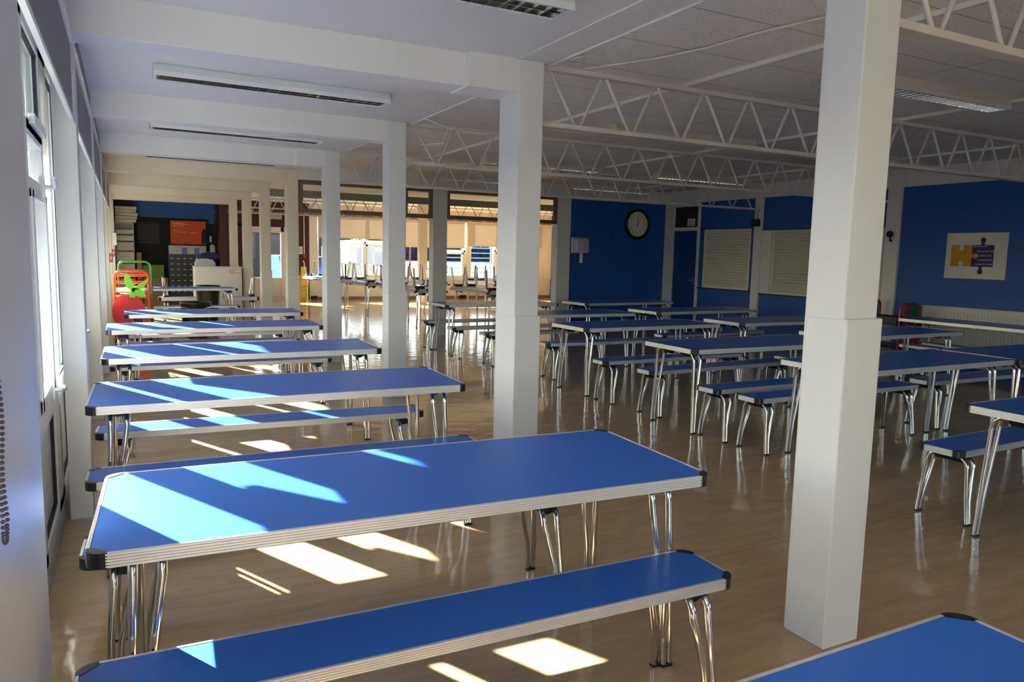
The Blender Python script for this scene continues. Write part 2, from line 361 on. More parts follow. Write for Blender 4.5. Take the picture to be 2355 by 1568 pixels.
# windows of the left wall: one per bay
def side_window(i, y0, y1):
    L = y1-y0; k = L/2.635
    A = (y0+.76*k, y0+1.02*k); B = (y0+1.66*k, y0+1.76*k); E = y0+2.42*k
    w = empty('window_%d' % (i+1), (-.37, y0, 0)); tag(w, ['window bay behind the camera', 'window bay beside the camera'][i] if i < 2 else '%s bay of white-framed windows from the wide post' % ORD[i-2], 'window', kind='structure')
    X0, X1 = -.06, .030          # frame depth about the window plane
    q = lambda y: y-y0
    fr = MB()
    fr.box(X0, 0, .10, X1, L, .17).box(X0, 0, 2.40, X1, L, 2.52)
    fr.box(X0, 0, .10, X1, .14, 2.52).box(X0, q(E), .10, X1, L, 2.52)
    fr.box(X0, q(A[0]), .10, X1, q(A[1]), 2.45).box(X0, q(B[0]), .10, X1, q(B[1]), 2.45)
    for a, b in ((.14, q(A[0])), (q(A[1]), q(B[0])), (q(B[1]), q(E))): fr.box(X0, a, .66, X1, b, .76)
    fr.box(X0, q(B[1]), 1.73, X1, q(E), 1.78).box(X0, q(B[1]), 1.95, X1, q(E), 2.02)
    fr.build('window_frame', M['upvc'], w, .006)
    for a, b in ((.14, q(A[0])), (q(A[1]), q(B[0])), (q(B[1]), q(E))):
        box(-.012, a-.01, .16, .004, b+.01, .67).build('infill_panel', M['upvc'], w)
    g1, g2 = .02, .034            # gaskets
    gk = MB()
    for a, b, z0, z1 in ((.14, q(A[0]), .76, 2.40), (q(A[1]), q(B[0]), .76, 2.40), (q(B[1]), q(E), .76, 1.73), (q(B[1]), q(E), 2.02, 2.40),
                         (.14, q(A[0]), .17, .66), (q(A[1]), q(B[0]), .17, .66), (q(B[1]), q(E), .17, .66)):
        for (ya, yb, za, zb) in ((a, a+.012, z0, z1), (b-.012, b, z0, z1), (a, b, z0, z0+.012), (a, b, z1-.012, z1)): gk.box(.004, ya, za, .020, yb, zb)
    gk.build('gasket', M['gasket'], w)
    for a, b, z0, z1 in ((.14, q(A[0]), .76, 2.40), (q(A[1]), q(B[0]), .76, 2.40), (q(B[1]), q(E), .76, 1.73), (q(B[1]), q(E), 2.02, 2.40)):
        box(-.006, a-.01, z0-.01, .0, b+.01, z1+.01).build('pane', M['glass'], w)
    v = MB().prism([(-.045, 2.00), (.0, 2.00), (-.19, 1.65), (-.235, 1.65)], q(B[1])+.01, q(E)-.01, 'y').build('vent_casement', M['upvc'], w, .006)
    MB().box(-.03, q(B[1]), 1.97, .03, q(E), 2.02).build('vent_rail', M['upvc'], w, .004)
    tv = MB().box(.03, q(B[1])+.08, 2.00, .055, q(E)-.06, 2.045)
    tv.build('trickle_vent', M['upvc'], w, .004)
    # casement leaf and handles
    lf = MB(); a, b = q(B[1]), q(E)
    for (ya, yb, za, zb) in ((a+.005, a+.06, .77, 1.73), (b-.06, b-.005, .77, 1.73), (a+.005, b-.005, .77, .83), (a+.005, b-.005, 1.69, 1.73)): lf.box(-.02, ya, za, .04, yb, zb)
    lf.build('casement_leaf', M['upvc'], w, .005)
    def handle(y, z):
        h = MB().box(.03, y-.02, z-.05, .05, y+.02, z+.05)
        h.tube([(.05, y, z), (.085, y, z), (.092, y-.03, z+.01), (.095, y-.13, z+.035)], [.011, .011, .012, .009], 8)
        h.build('window_handle', M['upvc'], w)
    handle((a+b)/2+.12, .80); handle((a+b)/2+.10, 1.76)
for i in range(len(POST)-1): side_window(i, POST[i], POST[i+1])
struct('wall_left_end', box(-.46, POST[9]+.10, .10, -.335, YF, 2.50), M['cream'], 'solid cream wall at the far end of the window aisle', 'wall')
# roller blinds of the left wall
for i in range(2, 7):
    b = empty('roller_blind', (-.215, POST[i]+.20, 2.142)); y1 = POST[i+1]-POST[i]-.22
    tag(b, '%s grey roller blind half lowered over the side windows' % ORD[i-2], 'blind', 'roller blinds on the window wall')
    MB().box(0, 0, 0, .003, y1, .385).build('blind_fabric', M['blind'], b)
    MB().tube([(0, 0, .395), (0, y1, .395)], .022, 12).build('roller', M['upvc'], b)
    MB().box(-.008, 0, -.022, .010, y1, .0).build('bottom_bar', M['upvc'], b)
ch = MB()
for k in range(150): ch.ball((-.19+.002*math.sin(k*.3), 1.445, 2.5-.0098*k), .0036, 6)
for k in range(12):
    t = PI*k/11; ch.ball((-.19, 1.445-.02*(1-math.cos(t)), 1.03-.022*math.sin(t)), .0036, 6)
for k in range(40): ch.ball((-.19, 1.405, 1.04+.0098*k), .0036, 6)
tag(ch.build('bead_chain', M['chainm']), 'grey bead chain of a blind hanging down the nearest post', 'chain')

# ------------------------------------------------------------------ hall side walls
XW = 10.12; YK = 12.5
def hall_wall():
    # clock wall between the two rooms
    struct('wall_clock', box(7.77, YK, 0, 10.2, YK+.1, 2.60), M['bluewall'], 'deep blue wall carrying the clock', 'wall')
    struct('trim_1', box(7.6, YK-.02, 2.60, XW+.05, YK+.1, ZC+.02), M['white'], 'white band above the blue clock wall', 'trim')
    struct('trim_2', box(8.78, YK-.004, 0, 8.79, YK+.01, 2.02).box(7.80, YK-.004, 2.02, 8.79, YK+.01, 2.03), M['bluedoor'], 'faint outline of a blue flush door below the clock', 'trim')
    for n, (x0, x1, z1) in enumerate(((4.885, 5.155, ZC), (7.46, 7.76, ZC))):
        struct('column', box(x0, YK-.05, 0, x1, YK+.15, z1), M['white'], ['white column between the two brown transom frames', 'white column beside the towel dispenser'][n], 'column', bevel=.006)
    # brown transom frames over the opening
    for n, (x0, x1) in enumerate(((XR+.02, 4.885), (5.155, 7.46))):
        f = empty('transom_frame', (x0, YK, 2.10)); L = x1-x0
        tag(f, ['brown metal transom frame beside the cream column', 'brown metal transom frame left of the towel dispenser'][n], 'frame', 'brown transom frames over the opening')
        MB().box(0, -.03, 0, L, .05, .07).build('bottom_rail', M['brown'], f, .004)
        MB().box(0, -.03, .46, L, .05, .53).build('top_rail', M['brown'], f, .004)
        MB().box(0, -.03, .07, .06, .05, .46).build('jamb', M['brown'], f, .004)
        MB().box(L-.06, -.03, .07, L, .05, .46).build('jamb', M['brown'], f, .004)
        MB().box(L*.78, -.02, .07, L*.78+.05, .04, .46).build('mullion', M['brown'], f, .004)
    struct('trim_3', box(XR, YK-.06, 2.63, 7.47, YK+.12, ZC+.02), M['white'], 'white fascia above the brown transom frames', 'trim')
    # right wall
    w = MB()
    w.box(XW, 9.77, 0, XW+.15, 11.40, .93)                       # below shutter 1
    w.box(XW, 9.77, 2.06, XW+.15, 11.40, 2.60)
    w.box(XW, 9.77, .9, XW+.15, 10.03, 2.1).box(XW, 11.28, .9, XW+.15, 11.40, 2.1)
    w.box(XW+.10, 10.0, .9, XW+.15, 11.3, 2.1)
    struct('wall_right', w, M['bluewall'], 'blue wall around the first serving shutter', 'wall')
    w = MB().box(XW, 7.32, 0, XW+.15, 9.77, .90).box(XW, 7.32, 2.02, XW+.15, 9.77, 2.60).box(XW+.10, 7.32, .9, XW+.15, 9.77, 2.05)
    struct('wall_right_shutter', w, M['bluewall'], 'blue wall above and below the second serving shutter', 'wall')
    struct('wall_right_panel', box(XW, -4.2, 0, XW+.15, 7.10, 2.60), M['bluewall'], 'long blue wall with the puzzle sign', 'wall')
    struct('trim_4', box(XW-.02, -4.2, 2.60, XW+.15, YK, ZC+.02), M['white'], 'white band along the top of the right blue wall', 'trim')
    for n, (y0, y1) in enumerate(((9.77, 9.95), (7.10, 7.33))):
        struct('column', box(XW-.04, y0, 0, XW+.1, y1, ZC), M['white'], ['white pilaster with the small black speaker box', 'white pilaster with the little black spotlight'][n], 'column', bevel=.005)
    struct('trim_5', box(XW-.012, 9.54, .9, XW+.1, 9.77, 2.02), M['white'], 'white panel left of the second shutter', 'trim')
    # sills below shutters
    struct('trim_6', box(XW-.03, 9.97, .915, XW+.1, 11.40, .935), M['ink'], 'dark counter edge under the first shutter', 'trim')
    struct('trim_7', box(XW-.03, 7.33, .885, XW+.1, 9.77, .905), M['ink'], 'dark counter edge under the second shutter', 'trim')
    # door with fanlight
    d = empty('door_1', (XW, 11.40, 0)); tag(d, 'dark blue door under a small window in the far corner', 'door', kind='structure')
    fr = MB().box(-.03, 0, 0, .1, .06, 2.6).box(-.03, .80, 0, .1, .87, 2.6).box(-.03, .06, 2.05, .1, .80, 2.12).box(-.03, .06, 2.53, .1, .80, 2.6)
    fr.build('door_frame', M['white'], d, .004)
    box(.02, .06, 0, .06, .80, 2.05).build('door_leaf', M['bluedoor'], d)
    box(.03, .06, 2.12, .04, .80, 2.53).build('fanlight', M['dimglass'], d)
    MB().box(.0, .13, .98, .02, .16, 1.14).tube([(-.01, .145, 1.06), (-.04, .145, 1.06), (-.045, .25, 1.06)], .01, 8).build('door_handle', M['steel'], d)
    struct('wall_corner', box(XW, 12.27, 0, XW+.15, YK, 2.6), M['white'], 'white strip in the corner beside the blue door', 'wall')
    n = box(XW+.024, 11.60, 2.15, XW+.028, 11.82, 2.29).build('notice', M['paper']); tag(n, 'small white notice behind the glass over the blue door', 'notice')
    l = MB()
    for k in range(3): l.box(XW+.020, 11.63+.02*(k == 0), 2.245-.035*k, XW+.0235, 11.79, 2.255-.035*k)
    l.build('print', M['ink'], n)
hall_wall()

def shutter(y0, y1, z0, z1, x, label):
    s = empty('roller_shutter', (x, y0, z0)); tag(s, label, 'shutter', 'serving hatch shutters')
    W, Hh = y1-y0, z1-z0
    sl = MB(); n = int(round(Hh/.052)); p = Hh/n
    for k in range(n):
        z = k*p
        prof = [(0, z+.002), (-.010, z+.012), (-.014, z+p*.5), (-.010, z+p-.010), (0, z+p-.002)]
        sl.prism([(a, b) for a, b in prof]+[(.006, z+p-.002), (.006, z+.002)], .03, W-.03, 'y')
    sl.build('shutter_curtain', M['shutter'], s)
    for a in (0, W-.045): box(-.03, a, 0, .02, a+.045, Hh).build('guide_rail', M['shframe'], s, .003)
    box(-.03, 0, Hh, .02, W, Hh+.03).build('shutter_box', M['shframe'], s, .003)
    box(-.028, .04, -.004, .01, W-.04, .045).build('bottom_bar', M['shframe'], s, .003)
shutter(10.04, 11.27, .938, 2.03, XW+.02, 'cream slatted shutter beside the blue door')
shutter(7.36, 9.53, .908, 1.99, XW+.02, 'cream slatted shutter half hidden by the big front column')

# ------------------------------------------------------------------ far hall shell
def far_hall():
    w = MB()
    w.box(4.95, YF, 0, 13.3, YF+.15, .66)                # below sill
    w.box(4.95, YF, 2.58, 13.3, YF+.15, 3.0)
    w.box(4.90, YF-.05, 0, 5.14, YF+.15, 3.0)            # pier
    w.box(7.60, YF-.03, .66, 7.78, YF+.15, 2.6).box(10.02, YF-.03, .66, 10.18, YF+.15, 2.6).box(12.6, YF-.03, .66, 13.3, YF+.15, 2.6)
    struct('wall_far', w, M['cream'], 'cream window wall of the far room', 'wall')
    struct('wall_far_red', MB().box(2.3, YF, 2.14, 4.55, YF+.15, 2.9).box(4.48, YF-.06, 0, 4.90, YF+.15, 2.9).box(2.3, YF, 0, 3.2, YF+.15, 2.2), M['red'], 'dark maroon panelling around the glazed far door', 'wall')
    struct('wall_far_blue', box(13.3, YF-.1, 0, 14.6, YF+.15, 3.0), M['bluewall'], 'narrow strip of blue wall seen past the white column', 'wall')
    struct('wall_far_right', box(14.5, YK, 0, 14.6, YF, 3.0), M['cream'], 'side wall of the far room', 'wall')
    struct('wall_room_divider', box(10.2, YK, 0, 14.6, YK+.1, 3), M['cream'], 'wall behind the clock wall', 'wall')
    struct('wall_front_right', box(10.2, -4.2, 0, 10.3, YK, 3), M['cream'], 'outer face of the right wall', 'wall')
    struct('trim_8', box(5.14, YF-.10, .64, 12.6, YF, .70), M['upvc'], 'white window sill of the far room', 'trim')
    struct('trim_9', box(2.6, YF-.12, 2.50, 13.3, YF, 2.58), M['brown'], 'brown pelmet rail over the far blinds', 'trim')
    struct('baseboard_far', box(4.9, YF-.015, 0, 13.3, YF, .09), M['brown'], 'brown skirting below the far windows', 'baseboard')
    # far windows
    for n, (x0, x1, mull, tr) in enumerate(((5.14, 7.60, 6.60, 1.70), (7.78, 10.02, 9.15, 1.52), (10.18, 12.6, 11.1, 1.56))):
        f = empty('window_%d' % (11+n), (x0, YF+.02, .66)); L = x1-x0; tag(f, ['far window looking onto the white van', 'far window looking onto the grass and hedge', 'far window with a ladder of white rails outside'][n], 'window', kind='structure')
        q = mull-x0; h = 1.92; t = tr-.66
        fr = MB().box(0, 0, 0, L, .08, .06).box(0, 0, h-.06, L, .08, h).box(0, 0, 0, .06, .08, h).box(L-.06, 0, 0, L, .08, h)
        fr.box(q-.05, 0, 0, q+.05, .08, h).box(q, 0, t, L, .08, t+.08)
        fr.box(q+.05, -.02, .06, q+.11, .06, t).box(L-.12, -.02, .06, L-.06, .06, t).box(q+.05, -.02, t-.06, L-.06, .06, t).box(q+.05, -.02, .05, L-.06, .06, .11)
        fr.build('window_frame', M['upvc'], f, .004)
        box(.05, .035, .05, q, .043, h-.05).build('pane', M['glass'], f); box(q, .035, .05, L-.05, .043, h-.05).build('pane', M['glass'], f)
    for n, (x0, x1, z) in enumerate(((5.16, 7.66, 1.89), (7.76, 9.95, 1.68), (10.06, 12.9, 1.755))):
        b = empty('roller_blind', (x0, YF-.09, z)); L = x1-x0
        tag(b, ['cream roller blind over the window with the van', 'cream roller blind over the grass view', 'cream roller blind over the rails view'][n], 'blind', 'cream roller blinds of the far room')
        box(0, 0, 0, L, .004, 2.52-z).build('blind_fabric', M['blindc'], b)
        box(0, -.01, -.025, L, .014, 0).build('bottom_bar', M['blindc'], b)
    # glazed door in the far wall
    d = empty('door_2', (3.2, YF, 0)); tag(d, 'cream door with a bright glass pane in the far wall', 'door', kind='structure')
    fr = MB().box(0, 0, 0, .09, .1, 2.13).box(.89, 0, 0, .98, .1, 2.13).box(0, 0, 2.0, .98, .1, 2.13).box(.98, 0, 0, 1.30, .1, 2.13)
    fr.build('door_frame', M['cream'], d, .004)
    MB().box(.09, .02, 0, .89, .07, .66).box(.09, .02, 1.97, .89, .07, 2.0).build('door_leaf', M['cream'], d)
    box(.09, .035, .64, .89, .043, 1.98).build('pane', M['glass'], d)
    MB().tube([(.0, -.05, .10), (.98, -.05, .10)], .012, 8).build('kick_rail', M['chrome'], d)
    # far trusses and beam
    struct('beam', box(2.56, 15.1, 2.52, 13.5, 15.25, 2.66), M['greenduct'], 'grey-green steel beam across the far room', 'beam')
    struct('column', box(7.44, 20.0, 0, 7.68, 20.18, ZC), M['cream'], 'cream column standing free in the far room', 'column', bevel=.005)
    # end wall of the aisle
    struct('wall_end', box(-.4, YF, 0, 2.36, YF+.15, 3), M['bluewall'], 'blue end wall of the window aisle', 'wall')
    struct('wall_stub', box(2.30, 21.6, 0, 2.5, YF, 3), M['red'], 'dark partition end beside the storage corner', 'wall')
far_hall()

# ------------------------------------------------------------------ trusses
def truss(y, x0, x1, label, group):
    t = empty('roof_truss', (x0, y, 0)); tag(t, label, 'truss', group); L = x1-x0
    MB().box(0, -.035, 2.385, L, .035, 2.418).build('bottom_chord', M['truss'], t, .003)
    MB().box(0, -.035, 2.765, L, .035, 2.80).build('top_chord', M['truss'], t, .003)
    k = 0; p = .472; x = .12
    while x+p/2 < L:
        MB().tube([(x, 0, 2.77), (x+p/2-.02, 0, 2.412)], .0115, 8).build('web_bar', M['truss'], t)
        if x+p-.04 < L: MB().tube([(x+p/2+.02, 0, 2.412), (x+p-.04, 0, 2.77)], .0115, 8).build('web_bar', M['truss'], t)
        x += p
    return t
for y, lab in ((1.95, 'white lattice truss running right from the big front column'), (4.6, 'white lattice truss running right from the second column'),
               (7.32, 'white lattice truss running right from the third column'), (9.92, 'white lattice truss ending at the pilaster with the speaker box')):
    truss(y, XR, XW-.04 if y < 12 else XW, lab, 'white trusses across the hall')
for y, lab in ((17.5, 'lattice truss in the far room behind the green beam'), (20.1, 'lattice truss nearest the far windows')):
    truss(y, XR, 13.2, lab, 'trusses of the far room')
for n, x in enumerate((3.95, 6.55, 9.0)):
    c = MB().box(x-.02, -3, ZC-.03, x+.02, 12.4, ZC-.001)
    if n == 0: c.box(x-.05, 5.55, ZC-.05, x+.05, 5.66, ZC-.001)
    tag(c.build('cable_trunking', M['cable']), ['white cable trunking on the ceiling nearest the columns', 'white cable trunking along the middle of the hall ceiling', 'white cable trunking near the right wall ceiling'][n], 'trunking', 'ceiling trunking')
c = MB().tube([(2.62, 4.50, 2.79), (2.75, 4.3, 2.82), (2.9, 4.55, 2.8), (3.25, 4.2, 2.845), (3.35, 3.8, 2.84), (3.4, 3.4, 2.845), (3.5, 2.9, 2.84), (3.55, 2.0, 2.845), (3.6, .5, 2.84)], .007, 8)
tag(c.build('ceiling_cable', M['cable']), 'loose white cable snaking over the ceiling beside the second column', 'cable')
c = MB().tube([(2.64, 7.30, 2.80), (2.6, 6.9, 2.78), (2.62, 6.7, 2.72), (2.68, 6.6, 2.68), (2.8, 6.75, 2.7), (2.95, 7.25, 2.62), (2.75, 7.4, 2.6)], .007, 8)
tag(c.build('ceiling_cable', M['cable']), 'short looped white cable beside the third column', 'cable')
c = MB().tube([(2.335+.002, -3, ZS-.006), (2.335, 4.46, ZS-.006)], .006, 6)
tag(c.build('ceiling_cable', M['cable']), 'thin white cable along the aisle ceiling to the second column', 'cable')
c = MB().tube([(2.60, -3, ZS-.004), (2.60, 4.4, ZS-.004), (2.605, 12.3, ZS-.004)], .008, 6)
tag(c.build('ceiling_cable', M['cable']), 'white cable clipped along the edge of the aisle ceiling', 'cable')

for n, (x, y, lab) in enumerate(((9.78, 11.8, 'clean white ceiling panel above the corner by the clock'), (9.80, 9.2, 'clean white ceiling panel above the second shutter'))):
    tag(box(x-.28, y-.6, ZC-.012, x+.28, y+.6, ZC-.001).build('ceiling_panel', M['upvc']), lab, 'panel')

# ------------------------------------------------------------------ lights
def make_light(L, W, Hh, yellow=False):
    t = empty('ceiling_light')
    mb = MB(); a, b = W*.36, W/2
    mb.prism([(-a, Hh), (-b, .03), (-b, 0), (-b+.012, 0), (-b+.012, .045), (b-.012, .045), (b-.012, 0), (b, 0), (b, .03), (a, Hh)], -L/2, L/2, 'x')
    mb.build('housing', M['upvc'] if not yellow else M['truss'], t)
    for s in (-1, 1):
        x = s*L/2
        mb = MB().prism([(-a, Hh), (-b, .03), (-b, 0), (b, 0), (b, .03), (a, Hh)], x, x+s*.02, 'x'); mb.build('end_cap', M['yelcap'] if (yellow and s < 0) else M['upvc'], t)
    lv = MB(); n = int(L/.075)
    for k in range(n+1):
        x = -L/2+.02+k*(L-.04)/n
        lv.prism([(x-.001, .002), (x+.001, .002), (x+.006, .030), (x-.006, .030)], -b+.014, b-.014, 'y')
    for y in (-b+.030, b-.030, 0): lv.box(-L/2+.01, y-.002, .004, L/2-.01, y+.002, .036)
    lv.build('louvre', M['louvre'], t)
    MB().box(-L/2+.01, -b+.013, .036, L/2-.01, b-.013, .044).build('reflector', M['tubein'], t)
    return t
la = make_light(1.70, .20, .085); lh = make_light(1.90, .20, .10, True)
first = True
for n, (x, y, rz) in enumerate(((1.13, 3.33, .0), (1.09, 6.04, .03), (1.14, 8.60, .035), (1.14, 11.32, .02))):
    o = la if n == 0 else copy_tree(la)
    o.location = (x, y, ZS-.087); o.rotation_euler = (0, 0, rz)
    tag(o, ['fluorescent ceiling light cut off by the top of the picture', 'long fluorescent ceiling light before the second aisle beam', 'fluorescent ceiling light before the third aisle beam', 'thin-looking fluorescent ceiling light just before the cream beams'][n], 'ceiling light', 'louvred lights of the window aisle')
HL = [(5.48, 3.74, 'louvred light on the hall ceiling just right of the big column'), (5.48, 6.50, 'louvred light seen through the truss of the second column'), (8.53, 6.45, 'louvred light peeping out left of the big column'),
      (5.50, 9.62, 'louvred light behind the truss beside the second column'), (8.53, 9.62, 'louvred light over the far right tables near the shutters'), (5.48, 12.15, 'louvred light above the brown transom frame'), (8.53, 12.15, 'louvred light on the ceiling above the clock')]
for n, (x, y, lab) in enumerate(HL):
    o = lh if n == 0 else copy_tree(lh)
    o.location = (x, y, ZC-.10); tag(o, lab, 'ceiling light', 'louvred lights of the hall')
o = copy_tree(lh); o.location = (6.2, 14.2, 2.70); tag(o, 'louvred light hanging in the far room behind the transom frame', 'ceiling light', 'louvred lights of the far room')
for n, y in enumerate((13.9, 16.4)):
    b = box(1.02, y, ZS-.03, 1.28, y+.2, ZS+.005).build('ceiling_vent', M['grey']); tag(b, ['small grey square vent in the cream aisle ceiling', 'farther grey square vent in the cream aisle ceiling'][n], 'vent')

# ------------------------------------------------------------------ tables and benches
def make_table(L, W, Hh, name, edge, leg_sp):
    t = empty(name)
    hx, hy, c = L/2, W/2, .042
    out = [(-hx+c, -hy), (hx-c, -hy), (hx, -hy+c), (hx, hy-c), (hx-c, hy), (-hx+c, hy), (-hx, hy-c), (-hx, -hy+c)]
    i = .005; inn = [(x-(i if x > 0 else -i), y-(i if y > 0 else -i)) for x, y in out]
    top = MB().prism(inn, Hh-edge+.004, Hh, 'z').build('tabletop' if name == 'dining_table' else 'seat', M['lam'], t)
    # ribbed edging: profile swept along the four sides
    prof = [(-.004, .0012)]; nr = 5
    prof += [(.0045, .0012), (.0055, 0)]
    for k in range(nr):
        z0 = -edge*k/nr; z1 = -edge*(k+1)/nr
        prof += [(.0062, z0-.0008), (.0062, z1+.0022), (.0030, z1+.0018), (.0030, z1+.0004)]
    prof += [(.0055, -edge), (-.004, -edge)]
    e = MB()
    e.prism([(-hy-a, Hh+z) for a, z in prof], -hx+c, hx-c, 'x'); e.prism([(hy+a, Hh+z) for a, z in prof], -hx+c, hx-c, 'x')
    def py(sgn):
        pts = [(sgn*(hx+a), Hh+z) for a, z in prof]; n = len(pts)
        vs = [(x, -hy+c, z) for x, z in pts]+[(x, hy-c, z) for x, z in pts]
        e.add(vs, [tuple(range(n-1, -1, -1)), tuple(range(n, 2*n))]+[(k, (k+1) % n, n+(k+1) % n, n+k) for k in range(n)])
    py(1); py(-1)
    e.build('edge_trim', M['alu'], top)
    for sx in (-1, 1):
        for sy in (-1, 1):
            pts = [(sx*(hx+.006), sy*(hy-c-.004)), (sx*(hx-.010), sy*(hy-c-.004)), (sx*(hx-c-.004), sy*(hy-.010)), (sx*(hx-c-.004), sy*(hy+.006))]
            for k in range(1, 6):
                a = PI/2*k/6; r = c+.006
                pts.append((sx*(hx-c+r*math.sin(a)), sy*(hy-c+r*math.cos(a))))
            MB().prism(pts, Hh-edge-.002, Hh+.0015, 'z').build('corner_cap', M['black'], top)
    # folding legs: pairs of bent tubes meeting at the foot
    fx = hx-.11; fy = hy*.78 if name == 'dining_table' else hy+.02
    zt = Hh-edge-.012; r = .0125
    for sx in (-1, 1):
        for sy in (-1, 1):
            lg = MB()
            for j, ox in enumerate((-leg_sp, leg_sp)):
                top_x = sx*(fx-.02)+ox
                foot = (sx*(fx+.015)+(.0135 if j else -.0135), sy*fy, .012)
                yb = sy*(fy-.03)
                R = min(.07, fy*.5)
                pts = [(top_x, sy*(abs(yb)-R-.10 if fy > .2 else .01), zt)]
                P0 = Vector((top_x, yb-sy*R, zt)); 
                for k in range(7):
                    a = PI/2*k/6; pts.append((top_x, yb-sy*R+sy*R*math.sin(a), zt-R+R*math.cos(a)))
                k0 = Vector(pts[-1]); f = Vector(foot)
                mid = f+(k0-f)*.40; mid.x = f.x+(k0.x-f.x)*.16
                pts += [tuple(k0+(mid-k0)*.5), tuple(mid), tuple(f+(mid-f)*.5), foot]
                lg.tube(pts, r, 10)
            l = lg.build('leg', M['chrome'], t)
            MB().box(sx*(fx+.015)-.024, sy*fy-.0125, 0, sx*(fx+.015)+.024, sy*fy+.0125, .012).build('foot', M['black'], l, .003)
        for sy in (-1, 1):
            yb = sy*(fy-.03-.07-.05) if fy > .2 else sy*.045
            b = MB().prism(arc((sx*(fx-.02), zt+.012), .055, PI, 2*PI, 10, lambda a, b_: (a, b_)), yb-.03, yb+.03, 'y')
            b.build('hinge_block', M['black'], t)
    return t
TL, TW, TH = 1.93, .722, .74
BL, BW, BH = 1.93, .254, .44
tbl = make_table(TL, TW, TH, 'dining_table', .038, .036)
bch = make_table(BL, BW, BH, 'bench', .035, .032)
G1, G2 = 'blue folding dining tables', 'blue folding benches'
tables = [
    (0.872, 2.337, -.0493, 'large blue table in front with broad sunlit patches, beside the door'),
    (0.634, 0.556, 0, 'blue table corner in the bottom right foreground'),
    (0.787, 4.270, -.0266, 'second sunlit blue table back in the window aisle'),
    (0.808, 5.948, -.0144, 'third sunlit blue table back in the window aisle'),
    (0.797, 7.844, -.0068, 'fourth sunlit blue table back, level with the last white column'),
    (0.948, 9.499, -.0144, 'fifth sunlit blue table back, nearest the red apple trolley'),
    (0.898, 15.12, .0452, 'farthest aisle table, behind the red apple and black bins'),
    (5.238, 6.876, .0171, 'blue table just right of the second column'),
    (5.160, 5.052, -.0216, 'blue table with bright edge just left of the big column'),
    (5.444, 3.738, .004, 'blue table cut in two by the big front column'),
    (7.417, 3.697, -.02, 'blue table at the right edge behind the column-crossed table'),
    (5.016, 2.027, 0, 'nearest hall table, cropped at the right edge of the picture'),
    (7.561, 8.599, .03, 'blue table in front of the first serving shutter'),
    (7.506, 6.882, -.0244, 'blue table before the second shutter, partly behind the big column'),
    (7.483, 5.375, .0211, 'blue table right of the big column, near the radiator'),
    (7.488, 10.398, .0795, 'blue table below the wall clock'),
    (5.115, 10.398, .007, 'greyish table farthest left in the hall, by the cream column'),
    (5.221, 8.489, 0, 'blue table emerging right of the second column, behind the nearer one'),
]
for n, (x, y, a, lab) in enumerate(tables):
    o = tbl if n == 0 else copy_tree(tbl)
    o.location = (x, y, 0); o.rotation_euler = (0, 0, a); tag(o, lab, 'table', G1)
benches = [
    (0.823, 1.905, -.0259, 'long blue bench along the bottom, in front of the nearest table'),
    (0.80, 2.86, -.05, 'bench tucked under the far side of the nearest table'),
    (0.779, 3.80, -.0341, 'dark blue bench directly behind the nearest sunlit table'),
    (0.790, 4.76, -.0564, 'sunlit bench behind the second aisle table'),
    (0.820, 7.37, -.02, 'bench behind the third aisle table'),
    (0.860, 9.05, 0, 'bench behind the fourth aisle table'),
    (0.934, 9.96, 0, 'bench behind the fifth aisle table'),
    (0.903, 14.6, 0, 'bench in front of the farthest aisle table beside the black bin'),
    (5.130, 2.60, .0302, 'nearest hall bench, right of the big column'),
    (5.225, 4.165, -.01, 'long bench passing behind the big column'),
    (5.192, 4.60, .0074, 'bench on the near side of the bright-edged table'),
    (5.289, 5.60, .0412, 'bench on the far side of the bright-edged table'),
    (5.241, 6.269, .0159, 'bench on the near side of the table beside the second column'),
    (5.446, 7.72, -.0358, 'bench on the far side of the table beside the second column'),
    (7.393, 4.20, -.01, 'bench at the right edge behind the column-crossed table'),
    (5.053, 10.85, .0062, 'grey-looking bench farthest left, by the cream column'),
    (5.077, 9.796, .0107, 'bench in front of the greyish leftmost hall table'),
    (5.216, 8.98, .0011, 'bench left of the second column, nearest of three there'),
    (7.75, 7.50, 0, 'bench behind the table before the second shutter'),
    (7.50, 8.10, 0, 'bench in front of the table by the first shutter'),
    (7.375, 5.82, 0, 'bench behind the table near the radiator'),
    (7.455, 3.20, 0, 'short end of a bench at the right edge, far side'),
    (7.49, 9.75, 0, 'bench before the table below the clock'),
]
for n, (x, y, a, lab) in enumerate(benches):
    o = bch if n == 0 else copy_tree(bch)
    o.location = (x, y, 0); o.rotation_euler = (0, 0, a); tag(o, lab, 'bench', G2)
# serving table and benches against the right wall
o = copy_tree(tbl); o.location = (9.62, 5.50, .02); o.rotation_euler = (0, 0, PI/2); tag(o, 'table standing lengthwise along the radiator', 'table', G1)
for n, (x, lab) in enumerate(((9.15, 'outer of two benches under the table by the radiator'), (9.62, 'inner of two benches under the table by the radiator'))):
    o = copy_tree(bch); o.location = (x, 5.30, 0); o.rotation_euler = (0, 0, PI/2); tag(o, lab, 'bench', G2)
